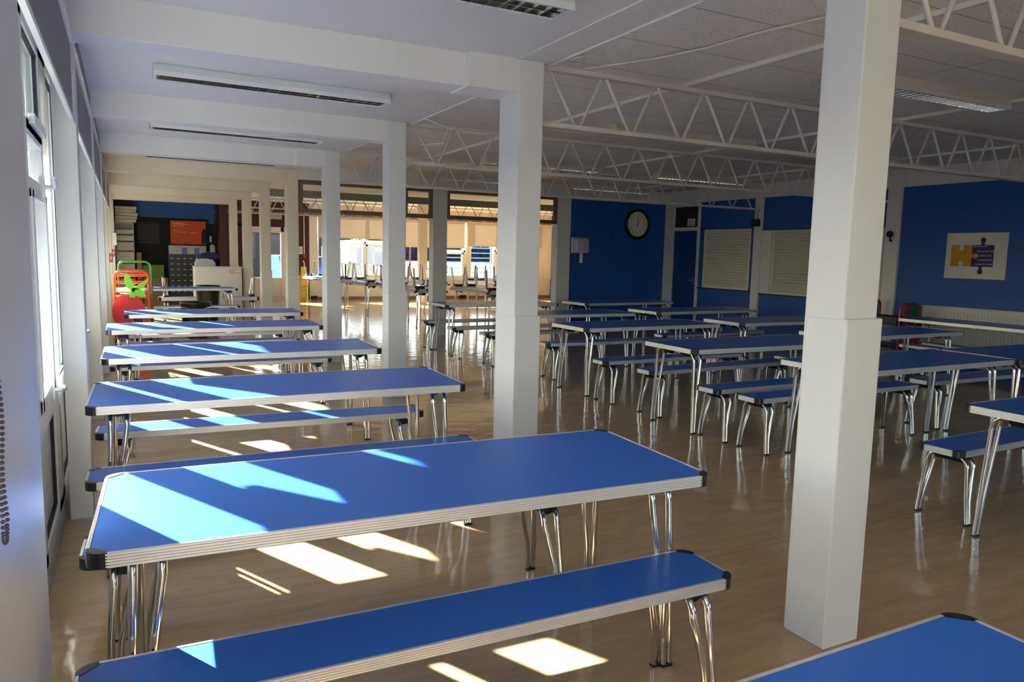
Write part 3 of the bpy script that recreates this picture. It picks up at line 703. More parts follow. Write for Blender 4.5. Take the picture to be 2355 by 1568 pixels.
# far room: tables with upturned benches on top
far = [(5.32, 14.7, PI/2+.06, 'left of the free-standing cream column'), (5.20, 17.6, PI/2+.05, 'in front of the white van'), (6.62, 14.0, PI/2, 'left of the second column, nearest'), (6.75, 17.9, PI/2, 'between the white columns, farther back'),
       (8.45, 17.4, PI/2, 'before the bright window sill'), (4.85, 20.2, PI/2+.1, 'beside the yellow floor sign')]
for n, (x, y, a, where) in enumerate(far):
    o = copy_tree(tbl); o.location = (x, y, 0); o.rotation_euler = (0, 0, a); tag(o, 'far-room table under upturned benches, '+where, 'table', 'tables of the far room')
    for k, dx in enumerate((-.2, .16)):
        b = copy_tree(bch); b.location = (x+dx, y+.05*k, TH+BH+.004); b.rotation_euler = (PI, 0, a+.03*k)
        tag(b, 'upturned bench on the %s side of the table %s' % (('left', 'right')[k], where), 'bench', 'upturned benches of the far room')
o = copy_tree(bch); o.location = (1.55, 16.6, 0); o.rotation_euler = (0, 0, 0); tag(o, 'low bench behind the black bins with a bench upturned on it', 'bench', G2)
o = copy_tree(bch); o.location = (1.55, 16.6, 2*BH+.004); o.rotation_euler = (PI, 0, 0); tag(o, 'upturned bench with steel legs in the air behind the black bins', 'bench', G2)

# ------------------------------------------------------------------ wall fittings
def clock():
    cx, cz, R = 9.385, 2.172, .315
    t = empty('wall_clock', (cx, YK, cz)); tag(t, 'round black-rimmed wall clock showing just past twelve', 'clock')
    pr = [(R*.80, .030), (R*.83, .055), (R*.93, .062), (R, .04), (R, 0), (R*.80, 0)]
    n = 48; mb = MB()
    vs = [(r*math.cos(2*PI*k/n), -d, r*math.sin(2*PI*k/n)) for r, d in pr for k in range(n)]
    mb.add(vs, [(i*n+k, i*n+(k+1) % n, ((i+1) % 6)*n+(k+1) % n, ((i+1) % 6)*n+k) for i in range(6) for k in range(n)], True)
    mb.build('rim', M['black'], t)
    r = R*.81
    MB().prism([(r*math.cos(2*PI*k/n), r*math.sin(2*PI*k/n)) for k in range(n)], -.030, -.005, 'y').build('dial', M['paper'], t)
    nm = MB()
    for h in range(1, 13):
        a = PI/2-2*PI*h/12; u, v = r*.76*math.cos(a), r*.76*math.sin(a)
        nm.text(str(h), .062, lambda p, q, u=u, v=v: (u+p, -.0315, v+q))
    for k in range(60):
        a = 2*PI*k/60; r0 = r*(.90 if k % 5 == 0 else .92); r1 = r*.945; w = .0022 if k % 5 == 0 else .001
        ca, sa = math.cos(a), math.sin(a)
        nm.add([(r0*ca-w*sa, -.0315, r0*sa+w*ca), (r0*ca+w*sa, -.0315, r0*sa-w*ca), (r1*ca+w*sa, -.0315, r1*sa-w*ca), (r1*ca-w*sa, -.0315, r1*sa+w*ca)], [(0, 1, 2, 3)])
    nm.box(-.045, -.0315, .052, -.008, -.031, .060)
    nm.build('numerals', M['ink'], t)
    def hand(name, ang, l0, l1, w, d):
        a = PI/2-ang; ca, sa = math.cos(a), math.sin(a)
        pts = [(-l0*ca-w*sa, -l0*sa+w*ca), (-l0*ca+w*sa, -l0*sa-w*ca), (l1*ca+w*.5*sa, l1*sa-w*.5*ca), (l1*ca-w*.5*sa, l1*sa+w*.5*ca)]
        MB().prism(pts, -d-.002, -d, 'y').build(name, M['ink'], t)
    hand('hour_hand', math.radians(2.5), .05, r*.62, .006, .036); hand('minute_hand', math.radians(28), .05, r*.86, .004, .039)
clock()
def dispenser():
    t = empty('towel_dispenser', (7.95, YK, 1.55)); tag(t, 'lilac plastic paper towel dispenser on the blue clock wall', 'dispenser')
    MB().box(-.15, -.05, 0, .16, 0, .31).build('back_plate', M['upvc'], t, .015)
    MB().box(-.14, -.21, .005, .165, -.045, .30).build('cover', M['lilac'], t, .04)
    MB().prism([(-.035, -.02), (.035, -.02), (.03, .02), (-.03, .02)], -.13, -.10, 'y')
    MB().box(-.01, -.14, -.19, .055, -.11, .02).build('paper_tail', M['paper'], t, .008)
dispenser()
def puzzle_sign():
    y0, y1, z0, z1 = 5.58, 6.385, 1.31, 1.925           # y decreases to the picture's right
    W, Hh = y1-y0, z1-z0
    t = empty('puzzle_sign', (XW, y1, z0)); tag(t, 'white board with gold and purple jigsaw pieces on the blue wall', 'sign')
    box(-.02, -W, 0, 0, 0, Hh).build('board', M['paper'], t, .003)
    # u from left, v from bottom, in metres
    P = lambda u, v, d: (-.02-d, -u, v)
    def piece(name, m, outline, d):
        n = len(outline)
        MB().add([P(u, v, d) for u, v in outline], [tuple(range(n))]).build(name, m, t)
    s = .285; gx, gy = .075, .165; px = gx+s
    def knob(cx, cy, r, a0, a1, n=14): return [(cx+r*math.cos(a0+(a1-a0)*k/n), cy+r*math.sin(a0+(a1-a0)*k/n)) for k in range(n+1)]
    R = .036
    # gold: notches in top and bottom, knob right
    out = [(gx, gy), (gx+.115, gy)]+knob(gx+.142, gy+.045, R*.85, -PI*.75, -PI*2.25)+[(gx+.17, gy), (px, gy)]
    out += [(px, gy+s*.40)]+knob(px+.05, gy+s*.5, R, PI*1.2, PI*2.8)+[(px, gy+s*.60), (px, gy+s)]
    out += [(gx+.17, gy+s)]+knob(gx+.142, gy+s-.045, R*.85, PI*.25, -PI*1.25)+[(gx+.115, gy+s), (gx, gy+s)]
    # built from convex bits so the notches stay clean
    def poly(name, m, outline, d):
        o = bpy.data.curves.new(name, 'CURVE'); o.dimensions = '2D'; o.fill_mode = 'BOTH'
        sp = o.splines.new('POLY'); sp.points.add(len(outline)-1); sp.use_cyclic_u = True
        for q, (u, v) in zip(sp.points, outline): q.co = (u, v, 0, 1)
        ob = bpy.data.objects.new(name, o); COL.objects.link(ob)
        dg = bpy.context.evaluated_depsgraph_get(); me = ob.evaluated_get(dg).to_mesh()
        mb = MB().add([P(v.co.x, v.co.y, d) for v in me.vertices], [tuple(p.vertices) for p in me.polygons])
        bpy.data.objects.remove(ob); bpy.data.curves.remove(o); mb.build(name, m, t)
    pu = [(px, gy), (px+.10, gy)]+knob(px+.125, gy-.065, R, PI*.68, PI*2.32)+[(px+.15, gy), (px+s, gy), (px+s, gy+s), (px+.16, gy+s)]
    pu += knob(px+.135, gy+s+.065, R, -PI*.32, PI*1.32)+[(px+.11, gy+s), (px, gy+s)]
    poly('purple_piece', M['purple'], pu, .001); poly('gold_piece', M['gold'], out, .002)
    w = MB()
    for k, line in enumerate(('Show be kind', 'polite and', 'considerate', 'towards others')):
        w.text(line, .040, lambda p, q, k=k: P(px+.178+p, gy+s*.72-k*.057+q, .0035))
    w.add([P(px+.012, gy+s*.925, .0035), P(px+.20, gy+s*.925, .0035), P(px+.20, gy+s*.945, .0035), P(px+.012, gy+s*.945, .0035)], [(0, 1, 2, 3)])
    w.build('lettering', M['paper'], t)
puzzle_sign()
def radiator():
    y0, y1 = 2.9, 6.62
    t = empty('radiator', (XW-.002, y0, .12)); tag(t, 'long white panel radiator low on the right blue wall', 'radiator'); L = y1-y0
    mb = MB().box(-.07, 0, 0, -.004, L, .78)
    n = int(L/.045)
    for k in range(n): mb.box(-.078, k*.045+.012, .04, -.07, k*.045+.034, .72)
    mb.build('panel', M['rad'], t)
    MB().box(-.085, -.01, .78, -.0, L+.01, .80).build('top_grille', M['rad'], t, .004)
    MB().tube([(-.04, L-.02, 0), (-.04, L+.06, -.03), (-.04, L+.06, -.12)], .012, 8).build('pipe', M['rad'], t)
radiator()
b = MB().box(XW-.14, 9.80, 2.09, XW-.04, 9.93, 2.22).build('speaker', M['black'], None, .006); tag(b, 'small black speaker box on the pilaster between the shutters', 'speaker')
MB().tube([(XW-.05, 9.86, 2.22), (XW-.05, 9.88, 2.32), (XW-.045, 9.84, 2.40)], .004, 6).build('cable', M['ink'], b)
t = empty('spotlight', (XW-.04, 7.21, 1.86)); tag(t, 'little black spotlight clipped to the right-hand pilaster', 'lamp')
MB().ball((-.05, 0, .06), .05, 12).build('lamp_head', M['black'], t); MB().tube([(0, 0, -.04), (-.03, 0, -.04), (-.04, 0, .03)], .014, 8).build('bracket', M['black'], t)
b = box(7.60, YK-.062, 1.28, 7.68, YK-.05, 1.36).build('light_switch', M['upvc']); tag(b, 'pale light switch on the column beside the towel dispenser', 'switch')

# ------------------------------------------------------------------ trolleys
def arch(x0, x1, z0, z1, y, r, R=.10):
    pts = [(x0, y, z0), (x0, y, z1-R)]
    pts += [(x0+R-R*math.cos(PI/2*k/6), y, z1-R+R*math.sin(PI/2*k/6)) for k in range(1, 7)]
    pts += [(x1-R+R*math.sin(PI/2*k/6), y, z1-R+R*math.cos(PI/2*k/6)) for k in range(7)]
    pts += [(x1, y, z0)]
    return MB().tube(pts, r, 10)
def fill_panel(name, m, outline, y0, y1, parent):
    return MB().prism(outline, y0, y1, 'y').build(name, m, parent)
def leaf(p0, p1, w, bend=.0):
    a, b = Vector((p0[0], p0[1])), Vector((p1[0], p1[1])); d = b-a; n = Vector((-d.y, d.x)).normalized(); A = []; B = []
    for k in range(9):
        s = k/8; c = a+d*s+n*bend*math.sin(PI*s); ww = w*math.sin(PI*min(1, s*.92+.04))**.8
        A.append(tuple(c+n*ww)); B.append(tuple(c-n*ww))
    return A+B[::-1]
def apple_trolley(x, y):
    t = empty('fruit_trolley', (x, y, 0)); tag(t, 'red fruit trolley with a big red apple and lime green leaves', 'trolley')
    for k, yy in enumerate((0, .55)):
        arch(0, .48, .08, 1.11-.01*k, yy, .016).build('end_frame', M['orange'], t)
        MB().tube([(0, yy, 1.04), (.48, yy, 1.04)], .013, 8).build('cross_bar', M['orange'], t)
        MB().tube([(0, yy, .93), (.48, yy, .93)], .013, 8).build('cross_bar', M['orange'], t)
    for z in (.22, .48, .70, .78):
        MB().box(.01, .02, z, .47, .53, z+.015).build('shelf', M['orange'], t)
    for sx in (0, .48):
        for yy in (0, .55): MB().tube([(sx-.012, yy, .04), (sx+.012, yy, .04)], .04, 14).build('castor', M['rubber'], t)
    cx, cz = .19, .50; out = []
    for k in range(40):
        a = 2*PI*k/40; r = .245*(1+.06*math.cos(2*a)-.02*math.sin(3*a))
        if abs(a-PI/2) < .5: r -= .05*(1-abs(a-PI/2)/.5)
        out.append((cx+r*math.cos(a)*.88, cz+r*math.sin(a)*1.18))
    fill_panel('apple_panel', M['apple'], out, -.045, -.03, t)
    fill_panel('leaf_panel', M['green'], leaf((.27, .80), (.17, 1.08), .055, .02), -.065, -.05, t)
    fill_panel('leaf_panel', M['green'], leaf((.25, .84), (.46, .99), .038, -.03), -.065, -.05, t)
    fill_panel('leaf_panel', M['green'], leaf((.24, .84), (.43, .73), .055, .0), -.065, -.05, t)
    fill_panel('stem_panel', M['green'], [(.20, .72), (.28, .71), (.30, .84), (.24, .86)], -.064, -.05, t)
    for k in range(4):
        MB().box(.02, .03, .795+.012*k, .42+.02*(k % 2), .35, .805+.012*k).build('tray', M['paper'], t)
apple_trolley(-.16, 12.78)
t = empty('fruit_trolley', (-.10, 13.55, 0)); tag(t, 'green-framed trolley standing behind the red apple trolley', 'trolley')
for yy in (0, .5): arch(0, .48, .0, 1.24, yy, .016).build('end_frame', M['dgreen'], t)
for z in (.3, .7, 1.02): MB().box(.01, 0, z, .47, .5, z+.015).build('shelf', M['dgreen'], t)
MB().box(.12, -.02, 1.0, .44, -.005, 1.12).build('end_panel', M['tomato'], t, .004)
def tomato_trolley(x, y):
    t = empty('salad_trolley', (x, y, 0)); tag(t, 'dark red trolley with a green-topped end panel by the radiator', 'trolley')
    for k, yy in enumerate((0, .62)):
        arch(0, .42, .10, .93+.02*k, yy, .018, .09).build('end_frame', M['redtube'], t)
        MB().tube([(.10, yy, .5), (.10, yy, .90)], .012, 8).build('upright', M['redtube'], t)
    fill_panel('tomato_panel', M['apple'], [(.06, .30), (.40, .30), (.40, .84), (.36, .90), (.10, .90), (.06, .84)], -.03, -.015, t)
    out = [(.24+.135*math.cos(2*PI*k/30), .845+.085*math.sin(2*PI*k/30)-(.02 if k > 15 else 0)) for k in range(30)]
    fill_panel('leaf_panel', M['tomato'], out, -.04, -.031, t); fill_panel('stem_panel', M['tomato'], [(.22, .92), (.27, .92), (.28, .95), (.21, .95)], -.04, -.031, t)
    MB().box(-.03, .02, .62, .40, .60, .66).build('tray', M['black'], t, .004); MB().box(-.03, .02, .66, .02, .60, .74).build('tray_lip', M['black'], t)
    MB().box(-.02, .02, .30, .40, .60, .34).build('shelf', M['black'], t, .004)
    MB().box(-.01, .03, .71, .38, .60, .74).build('lid', M['blackm'], t)
    for sx in (0, .42):
        for yy in (0, .62): MB().tube([(sx-.012, yy, .05), (sx+.012, yy, .05)], .05, 14).build('castor', M['rubber'], t)
tomato_trolley(9.56, 6.62)

# ------------------------------------------------------------------ aisle end: bins, desk, shelving, boards
def bin_(x, y, r, h, lab):
    t = empty('rubbish_bin', (x, y, 0)); tag(t, lab, 'bin', 'black bins in the aisle')
    MB().lathe([(0, .02), (r*.8, .02), (r*.82, .04), (r, h-.05), (r*1.05, h-.03), (r*1.05, h), (r*.97, h), (r*.93, h-.05), (r*.75, .06), (0, .06)], 28).build('bin_body', M['black'], t)
    for s in (-1, 1): MB().tube([(s*r*.5, -r*.90, h-.10), (s*r*.5+.05*s, -r*1.08, h-.08), (s*r*.5+.14*s, -r*1.02, h-.07)], .008, 8).build('handle', M['chrome'], t)
bin_(1.02, 13.3, .235, .60, 'black bin with pale handles standing in front')
bin_(1.45, 15.9, .225, .75, 'taller black bin standing behind')
def desk():
    t = empty('white_cupboard', (1.33, 17.34, 0)); tag(t, 'plain white cupboard beside the column, back towards the camera', 'cupboard')
    box(0, 0, .02, .96, .55, 1.06).build('body', M['cream'], t, .004); box(-.01, -.01, 1.06, .98, .56, 1.085).build('top', M['cream'], t, .004)
    n = box(1.99, 17.325, .86, 2.27, 17.338, 1.055).build('notice', M['pale']); tag(n, 'pale notice with a few lines taped to the white cupboard', 'notice')
    l = MB()
    for k, (a, b) in enumerate(((.03, .22), (.03, .15), (.03, .25), (.08, .14))): l.box(1.99+a, 17.322, 1.03-.035*k, 1.99+b, 17.3245, 1.037-.035*k)
    l.build('print', M['ink'], n)
    m = empty('machine', (1.36, 17.45, 1.086)); tag(m, 'rounded grey machine on the white cupboard', 'machine')
    MB().prism([(0, 0), (.40, 0), (.40, .08), (.34, .15), (.20, .18), (.05, .16), (0, .08)], 0, .35, 'y').build('casing', M['grey'], m, .015)
    box(.03, -.006, .06, .16, .002, .13).build('screen', M['lilac'], m)
    c = MB()
    N = 14; vs = []
    for i in range(N+1):
        for j in range(N+1):
            u, v = i/N, j/N; e = min(u, 1-u, v, 1-v)
            z = .19+.10*min(1, e*4)**.6+.03*math.sin(u*7+v*3)*math.cos(v*9) if e > 0 else .185+.012*math.sin(i+j)
            vs.append((.03+u*.46, -.03+v*.4, z))
    c.add(vs, [(i*(N+1)+j, (i+1)*(N+1)+j, (i+1)*(N+1)+j+1, i*(N+1)+j+1) for i in range(N) for j in range(N)], True)
    o = c.build('cloth', M['dpurple'], None, 0, (1.36, 17.45, 1.086)); tag(o, 'dark purple cloth heaped over the grey machine', 'cloth')
    so = o.modifiers.new('thick', 'SOLIDIFY'); so.thickness = .012
desk()
def storage():
    t = empty('tray_cabinet', (-.20, 22.0, 0)); tag(t, 'tall pale cabinet of plastic trays against the left wall', 'cabinet')
    MB().box(0, 0, 0, .015, .45, 2.10).box(.42, 0, 0, .435, .45, 2.10).box(0, 0, 2.08, .435, .45, 2.10).box(0, .44, 0, .435, .45, 2.1).build('carcass', M['trayplastic'], t)
    z = .05
    for k, h in enumerate((.30, .30, .18, .18, .30, .24, .16, .14)):
        box(.02, -.01, z, .415, .42, z+h-.02).build('tray', M['trayplastic'], t, .008); z += h+.012
    for k in range(5):
        o = MB().box(-.19, 21.98-.01*(k % 2), 2.105+.083*k, .30+.02*(k % 3), 22.42, 2.183+.083*k).build('storage_tray', M['trayplastic'], None, .01)
        tag(o, '%s from the bottom of five pale trays stacked on the tray cabinet' % ORD[k], 'tray', 'trays stacked on the cabinet')
    b = box(-.17, 22.0, 2.53, .24, 22.4, 2.70).build('dark_box', M['blackm']); tag(b, 'dark box topping the stack of pale trays', 'box')
    struct('wall_end_board', box(.24, YF-.03, .0, 2.12, YF, 2.28), M['blackm'], 'black display board on the aisle end wall', 'board')
    p = empty('poster', (1.14, YF-.034, 1.57)); tag(p, 'orange poster on the black display board', 'poster')
    box(0, -.006, 0, .90, .002, .64).build('sheet', M['poster'], p)
    l = MB()
    for (u0, u1, v) in ((.05, .33, .575), (.05, .43, .545), (.06, .16, .49), (.2, .33, .49), (.06, .14, .37), (.21, .40, .32), (.52, .66, .32), (.06, .13, .26)): l.box(u0, -.008, v, u1, -.0065, v+.012)
    l.build('print', M['pale'], p)
    MB().prism([(.78, .02), (.90, .02), (.90, .42), (.84, .44), (.78, .30)], -.009, -.0065, 'y').build('picture', M['dgrey'], p)
    p = empty('poster', (.32, YF-.034, 1.56)); tag(p, 'dim grey chart on the black display board', 'poster')
    box(0, -.006, 0, .54, .002, .58).build('sheet', M['dgrey'], p)
    l = MB()
    for r in range(8):
        for c in range(9): l.box(.03+.056*c, -.008, .05+.065*r, .06+.056*c, -.0065, .055+.065*r)
    l.build('print', M['grey'], p)
    # small drawers
    t = empty('drawer_unit', (1.07, 22.3, 1.30)); tag(t, 'grey bank of small parts drawers under the orange poster', 'drawers')
    box(0, 0, 0, .95, .25, .235).build('casing', M['steel'], t)
    for c in range(6):
        for r in range(4): box(.02+.155*c, -.012, .012+.056*r, .15+.155*c, 0, .058+.056*r).build('drawer', M['carblue'] if c in (2, 4) and r < 3 else M['grey'], t)
    t = empty('drawer_unit', (1.05, 22.2, 0)); tag(t, 'black cabinet of labelled drawers beside the white cupboard', 'drawers')
    box(0, 0, 0, .80, .35, 1.295).build('casing', M['black'], t)
    for c in range(5):
        for r in range(8):
            d = box(.02+.155*c, -.012, .06+.15*r, .165+.155*c, 0, .195+.15*r).build('drawer', M['black'], t)
            box(.055+.155*c, -.016, .12+.15*r, .125+.155*c, -.0125, .145+.15*r).build('label_card', M['grey'], d)
    b = MB().box(.28, 22.1, 0, .40, 22.45, 1.32).build('cardboard_box', M['card']); tag(b, 'narrow upright cardboard box beside the tray cabinet', 'box')
    b = MB().box(.42, 22.1, .66, .93, 22.5, 1.0).build('green_box', M['greenbox']); tag(b, 'green patterned box on a cardboard carton', 'box')
    b = MB().box(.42, 22.05, 0, 1.02, 22.5, .655).build('cardboard_box', M['card']); tag(b, 'wide cardboard carton under the green box', 'box')
    t = empty('wall_cabinet', (2.10, 22.4, .95)); tag(t, 'grey open cupboard with bags at the corner of the end wall', 'cabinet')
    MB().box(0, 0, 0, .02, .17, 1.2).box(.16, 0, 0, .18, .17, 1.2).box(0, .15, 0, .18, .17, 1.2).box(0, 0, .30, .18, .17, .32).box(0, 0, .66, .18, .17, .68).build('carcass', M['dgrey'], t)
    MB().ball((.09, .06, .50), .085, 12, (1, .8, 1.7)).build('plastic_bag', M['trayplastic'], t); box(.03, -.005, .70, .07, .1, .86).build('carton', M['paper'], t); box(.02, -.006, .31, .12, .0, .36).build('label_card', M['paper'], t)
    c = MB().tube([(2.24, YF-.02, .9), (2.24, YF-.02, 2.46), (2.30, YF-.02, 2.46)], .01, 8); tag(c.build('conduit', M['steel']), 'outer of two bent steel conduits on the blue end wall', 'conduit')
    c = MB().tube([(2.28, YF-.02, .9), (2.28, YF-.02, 2.38), (2.30, YF-.02, 2.38)], .01, 8); tag(c.build('conduit', M['steel']), 'inner of two bent steel conduits on the blue end wall', 'conduit')
storage()
for n, (y, z) in enumerate(((12.46, 1.25), (15.1, 1.30))):
    t = empty('call_point', (-.205, y, z)); tag(t, ['larger red fire alarm call point on the nearer aisle post', 'smaller red call point beside the tray cabinet'][n], 'call point')
    MB().box(0, 0, 0, .05, .10, .13).build('housing', M['callred'], t, .006); box(.015, -.003, .045, .035, .0, .085).build('glass_front', M['pale'], t)
b = box(-.20, 15.12, 1.50, -.12, 15.2, 1.72).build('white_box', M['upvc']); tag(b, 'white junction box on the aisle post above the red call point', 'box')

# far wall extras
def far_extras():
    t = empty('wet_floor_sign', (4.62, 22.1, 0)); tag(t, 'yellow wet floor cone sign against the maroon panel', 'sign')
    MB().prism([(-.115, .02), (.135, .02), (.075, 1.0), (-.06, 1.0)], -.10, .05, 'y').build('cone', M['yellow'], t, .01)
    MB().box(-.15, -.16, 0, .19, .12, .025).build('base', M['yellow'], t, .005)
    MB().text('CAUTION', .050, lambda u, v: (.005+u, -.103, .635+v)).prism([(-.04, .67), (.05, .67), (.005, .74)], -.104, -.103, 'y').build('warning', M['redink'], t)
    MB().text('WET', .085, lambda u, v: (.008+u, -.103, .42+v)).text('FLOOR', .060, lambda u, v: (.008+u, -.103, .33+v)).build('lettering', M['ink'], t)
    n = box(4.57, YF-.075, 1.37, 4.70, YF-.062, 1.59).build('notice', M['paper']); tag(n, 'white notice pinned to the maroon panel', 'notice')
    l = MB()
    for k in range(5): l.box(4.585, YF-.078, 1.41+.035*k, 4.685, YF-.0755, 1.42+.035*k)
    l.build('print', M['ink'], n)
    c = MB().tube([(4.745, YF-.075, 1.37), (4.745, YF-.075, 2.7)], .014, 8); tag(c.build('conduit', M['cable']), 'white conduit running down the maroon panel to the call point', 'conduit')
    b = MB().box(4.70, YF-.11, 1.25, 4.79, YF-.06, 1.36).build('call_point', M['callred'], None, .005); tag(b, 'red call point below the white conduit', 'call point')
    b = box(3.78, YF-.05, 2.36, 4.12, YF-.0, 2.50).build('exit_box', M['grey']); tag(b, 'pale box light fixed over the glazed far door', 'light')
    for n, x in enumerate((4.93, 9.83)):
        b = box(x, YF-.06 if n else YF-.07, .01, x+.2, YF-.0155 if n else YF-.051, .12).build('socket_box', M['black']); tag(b, ['dark socket box at floor level beside the maroon panel', 'dark socket box at floor level under the far sill'][n], 'socket')
    # serving rack near the white column
    t = empty('steel_rack', (7.15, 13.3, 0)); tag(t, 'small steel rack left of the column by the towel dispenser', 'rack')
    arch(0, .38, 0, 1.02, 0, .014, .05).build('end_frame', M['steel'], t); arch(0, .38, 0, 1.02, .5, .014, .05).build('end_frame', M['steel'], t)
    for z in (.25, .55, .85): MB().box(.0, 0, z, .38, .5, z+.02).build('shelf', M['steel'], t)
far_extras()

# ------------------------------------------------------------------ outdoors
def outdoors():
    struct('ground', box(-120, -80, -.20, 120, 200, -.15), M['tarmac'], 'pale tarmac yard outside the building', 'ground')
    mb = MB().add([(7.6, 33, -.13), (90, 33, -.13), (90, 62, .78), (7.6, 62, .78), (7.6, 62, -.14), (90, 62, -.14), (7.6, 33, -.14), (90, 33, -.14)], [(0, 1, 2, 3), (3, 2, 5, 4), (6, 4, 5, 7), (0, 3, 4, 6), (1, 7, 5, 2), (0, 6, 7, 1)])
    struct('lawn', mb, M['grass'], 'sunlit lawn rising towards the hedge', 'lawn')
    b = MB().box(-18, 30, -.15, -1.6, 42, 3.4).box(-18.3, 29.7, 3.4, -1.3, 42.3, 3.7)  # added block, hides bright sky and yard from the side windows
    wing = b.build('added_wing', M['brick']); tag(wing, 'low brick wing added outside to darken the view through the side windows', 'building')
    for k in range(6):
        f = box(-17+2.5*k, 29.94, .9, -15.2+2.5*k, 30.0, 2.6).build('window', M['darkglass'], wing)
    # van
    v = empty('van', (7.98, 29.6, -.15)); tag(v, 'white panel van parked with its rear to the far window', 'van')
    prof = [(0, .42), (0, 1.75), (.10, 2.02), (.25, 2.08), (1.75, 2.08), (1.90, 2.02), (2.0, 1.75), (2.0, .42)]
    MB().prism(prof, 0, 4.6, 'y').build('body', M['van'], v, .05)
    for k, x in enumerate((.12, 1.02)):
        d = MB().box(x, -.02, .55, x+.86, .01, 1.95).build('rear_door', M['van'], v, .03)
        MB().box(x+.08, -.03, 1.10, x+.78, -.0195, 1.78).build('panel_recess', M['van'], d, .02)
    MB().box(.90, -.05, .62, .86+.30, -.02, .82).build('plate_surround', M['upvc'], v, .01)
    MB().box(.92, -.055, .66, 1.14, -.045, .77).build('number_plate', M['plate'], v)
    MB().box(0, -.10, .36, 2.0, .05, .56).build('bumper', M['grey'], v, .03)
    MB().box(1.90, -.03, .80, 2.0, .02, 1.20).build('tail_light', M['lampred'], v, .01); MB().box(0, -.03, .80, .10, .02, 1.20).build('tail_light', M['lampred'], v, .01)
    MB().box(1.25, -.035, 1.0, 1.45, -.02, 1.05).build('door_handle', M['grey'], v, .006)
    for x in (.12, 1.88):
        for y in (.9, 3.7): MB().tube([(x-.1, y, .33), (x+.1, y, .33)], .33, 24).build('wheel', M['rubber'], v)
    # trailer
    t = empty('trailer', (7.05, 26.6, -.15)); tag(t, 'grey open box trailer in front of the white van', 'trailer')
    MB().box(0, 0, .55, .04, 1.8, 1.15).box(1.05, 0, .55, 1.09, 1.8, 1.15).box(0, 0, .55, 1.09, .04, 1.15).box(0, 1.76, .55, 1.09, 1.8, 1.15).box(0, 0, .55, 1.09, 1.8, .6).build('box', M['trailer'], t)
    for x in (-.1, 1.2): MB().tube([(x-.08, .9, .3), (x+.08, .9, .3)], .3, 20).build('wheel', M['rubber'], t)
    # blue car to the left
    c = empty('car', (5.2, 28.2, -.15)); tag(c, 'dark blue car glimpsed behind the maroon panel window', 'car')
    MB().prism([(0, .3), (0, .85), (.55, .95), (1.1, 1.4), (2.6, 1.42), (3.2, .95), (3.9, .85), (3.9, .3)], 0, 1.65, 'x').build('body', M['carblue'], c, .06)
    for y in (.8, 3.1):
        for x in (.05, 1.6): MB().tube([(x-.1, y, .3), (x+.1, y, .3)], .3, 20).build('wheel', M['rubber'], c)
    MB().box(.15, .62, .92, 1.5, .70, 1.34).build('windscreen', M['darkglass'], c)
    # pale car seen through the glazed door
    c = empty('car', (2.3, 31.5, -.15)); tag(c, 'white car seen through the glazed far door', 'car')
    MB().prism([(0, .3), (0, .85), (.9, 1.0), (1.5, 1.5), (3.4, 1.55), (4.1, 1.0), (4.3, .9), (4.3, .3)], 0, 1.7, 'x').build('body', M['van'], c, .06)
    for y in (.9, 3.4):
        for x in (.05, 1.65): MB().tube([(x-.1, y, .32), (x+.1, y, .32)], .32, 20).build('wheel', M['rubber'], c)
    # hedge and trees
    def leafy(name, n, ext, c, size, m, parent=None, seed=1):
        rnd = random.Random(seed); mb = MB()
        for _ in range(n):
            while True:
                p = Vector((rnd.uniform(-1, 1), rnd.uniform(-1, 1), rnd.uniform(-1, 1)))
                if p.length <= 1: break
            p = Vector((c[0]+p.x*ext[0], c[1]+p.y*ext[1], c[2]+p.z*ext[2]))
            a = Vector((rnd.gauss(0, 1), rnd.gauss(0, 1), rnd.gauss(0, 1))).normalized(); b = a.orthogonal().normalized()
            s = size*rnd.uniform(.6, 1.4)
            mb.add([p-a*s, p-b*s*.5, p+a*s, p+b*s*.5], [(0, 1, 2, 3)])
        return mb.build(name, m, parent)
    rnd = random.Random(3); mb = MB()
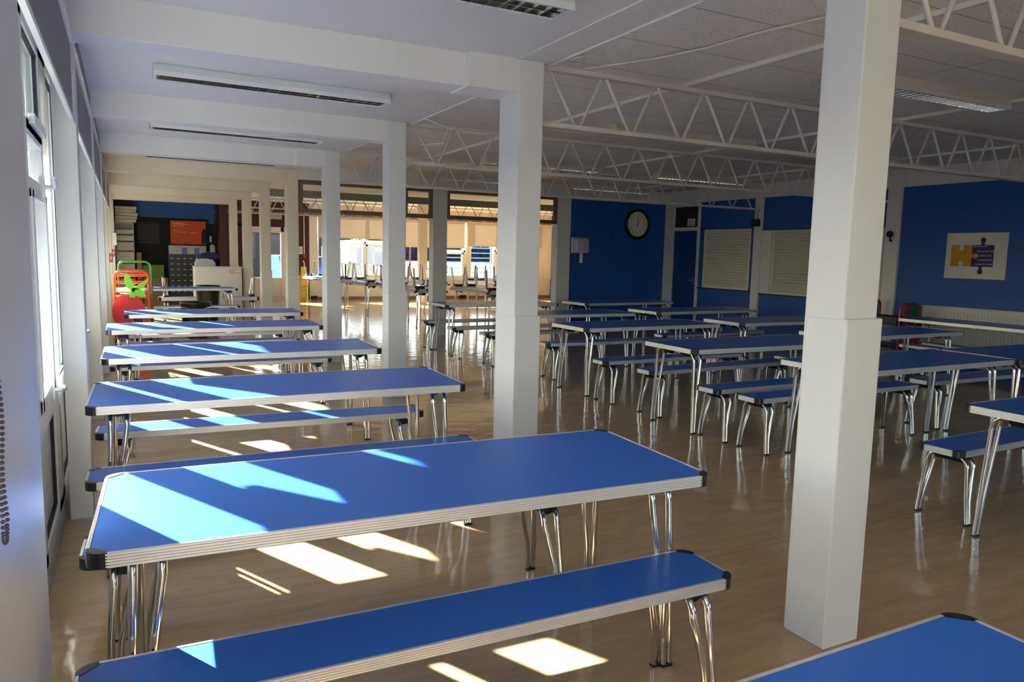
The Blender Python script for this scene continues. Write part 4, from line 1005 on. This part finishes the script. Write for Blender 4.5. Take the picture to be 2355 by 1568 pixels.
    for _ in range(26000):
        x = rnd.uniform(9, 52); z = .75+1.5*rnd.random()**.8; y = 64+rnd.uniform(-.7, .7)
        a = Vector((rnd.gauss(0, 1), rnd.gauss(0, 1), rnd.gauss(0, 1))).normalized(); b = a.orthogonal().normalized(); s = .13*rnd.uniform(.6, 1.4); p = Vector((x, y, z))
        mb.add([p-a*s, p-b*s*.5, p+a*s, p+b*s*.5], [(0, 1, 2, 3)])
    mb.box(9, 63.7, -.15, 52, 64.3, 1.9)
    tag(mb.build('hedge', M['tree']), 'long dark hedge beyond the lawn', 'hedge')
    for n, (x, y, s) in enumerate(((16, 69, 1.5), (23.5, 70, 1.9), (31, 69, 1.6), (40, 71, 2.2), (2, 72, 2.0), (-7, 70, 2.4))):
        t = empty('tree', (x, y, 0)); tag(t, ['rounded tree above the hedge, left of the far column', 'rounded tree above the hedge, right of the far column', 'tree behind the rails outside the third far window', 'tree at the right end of the hedge', 'tree beyond the glazed far door', 'tree at the far left of the yard'][n], 'tree', 'trees beyond the hedge')
        MB().tube([(0, 0, 0), (.1, 0, 1.5), (0, .1, 2.4)], [.2, .15, .1], 8).build('trunk', M['bark'], t)
        leafy('crown', 2600, (2.6*s*.8, 2*s*.6, 1.3*s*.7), (0, 0, 2.4), .22, M['hedge'], t, n+5)
    # railings near the right window
    t = empty('railing', (14.0, 36, -.13)); tag(t, 'pale horizontal railing outside the third far window', 'railing')
    for k in range(8): MB().tube([(0, 0, .35+.26*k), (7, 0, .35+.26*k)], .03, 6).build('rail', M['fencem'], t)
    for k in range(5): MB().tube([(1.7*k+.05, 0, 0), (1.7*k+.05, 0, 2.25)], .04, 8).build('post', M['fencem'], t)
    for n, (x, h, m) in enumerate(((11.2, 1.9, 'lampred'), (11.6, 2.1, 'fencem'), (12.0, 1.8, 'lampred'))):
        b = MB().tube([(x, 33.5, -.14), (x, 33.5, h)], .035, 10).build('marker_post', M[m]); tag(b, ['red marker post left of the white one outside', 'white marker post between two red ones outside', 'red marker post right of the white one outside'][n], 'post', 'marker posts outside')
    b = MB().box(-6, 44, -.15, 10.5, 50, 3.2).prism([(43.5, 3.2), (50.5, 3.2), (47, 4.4)], -6.3, 10.8, 'x').build('house', M['brick']); tag(b, 'brick building beyond the parked van', 'building')
outdoors()
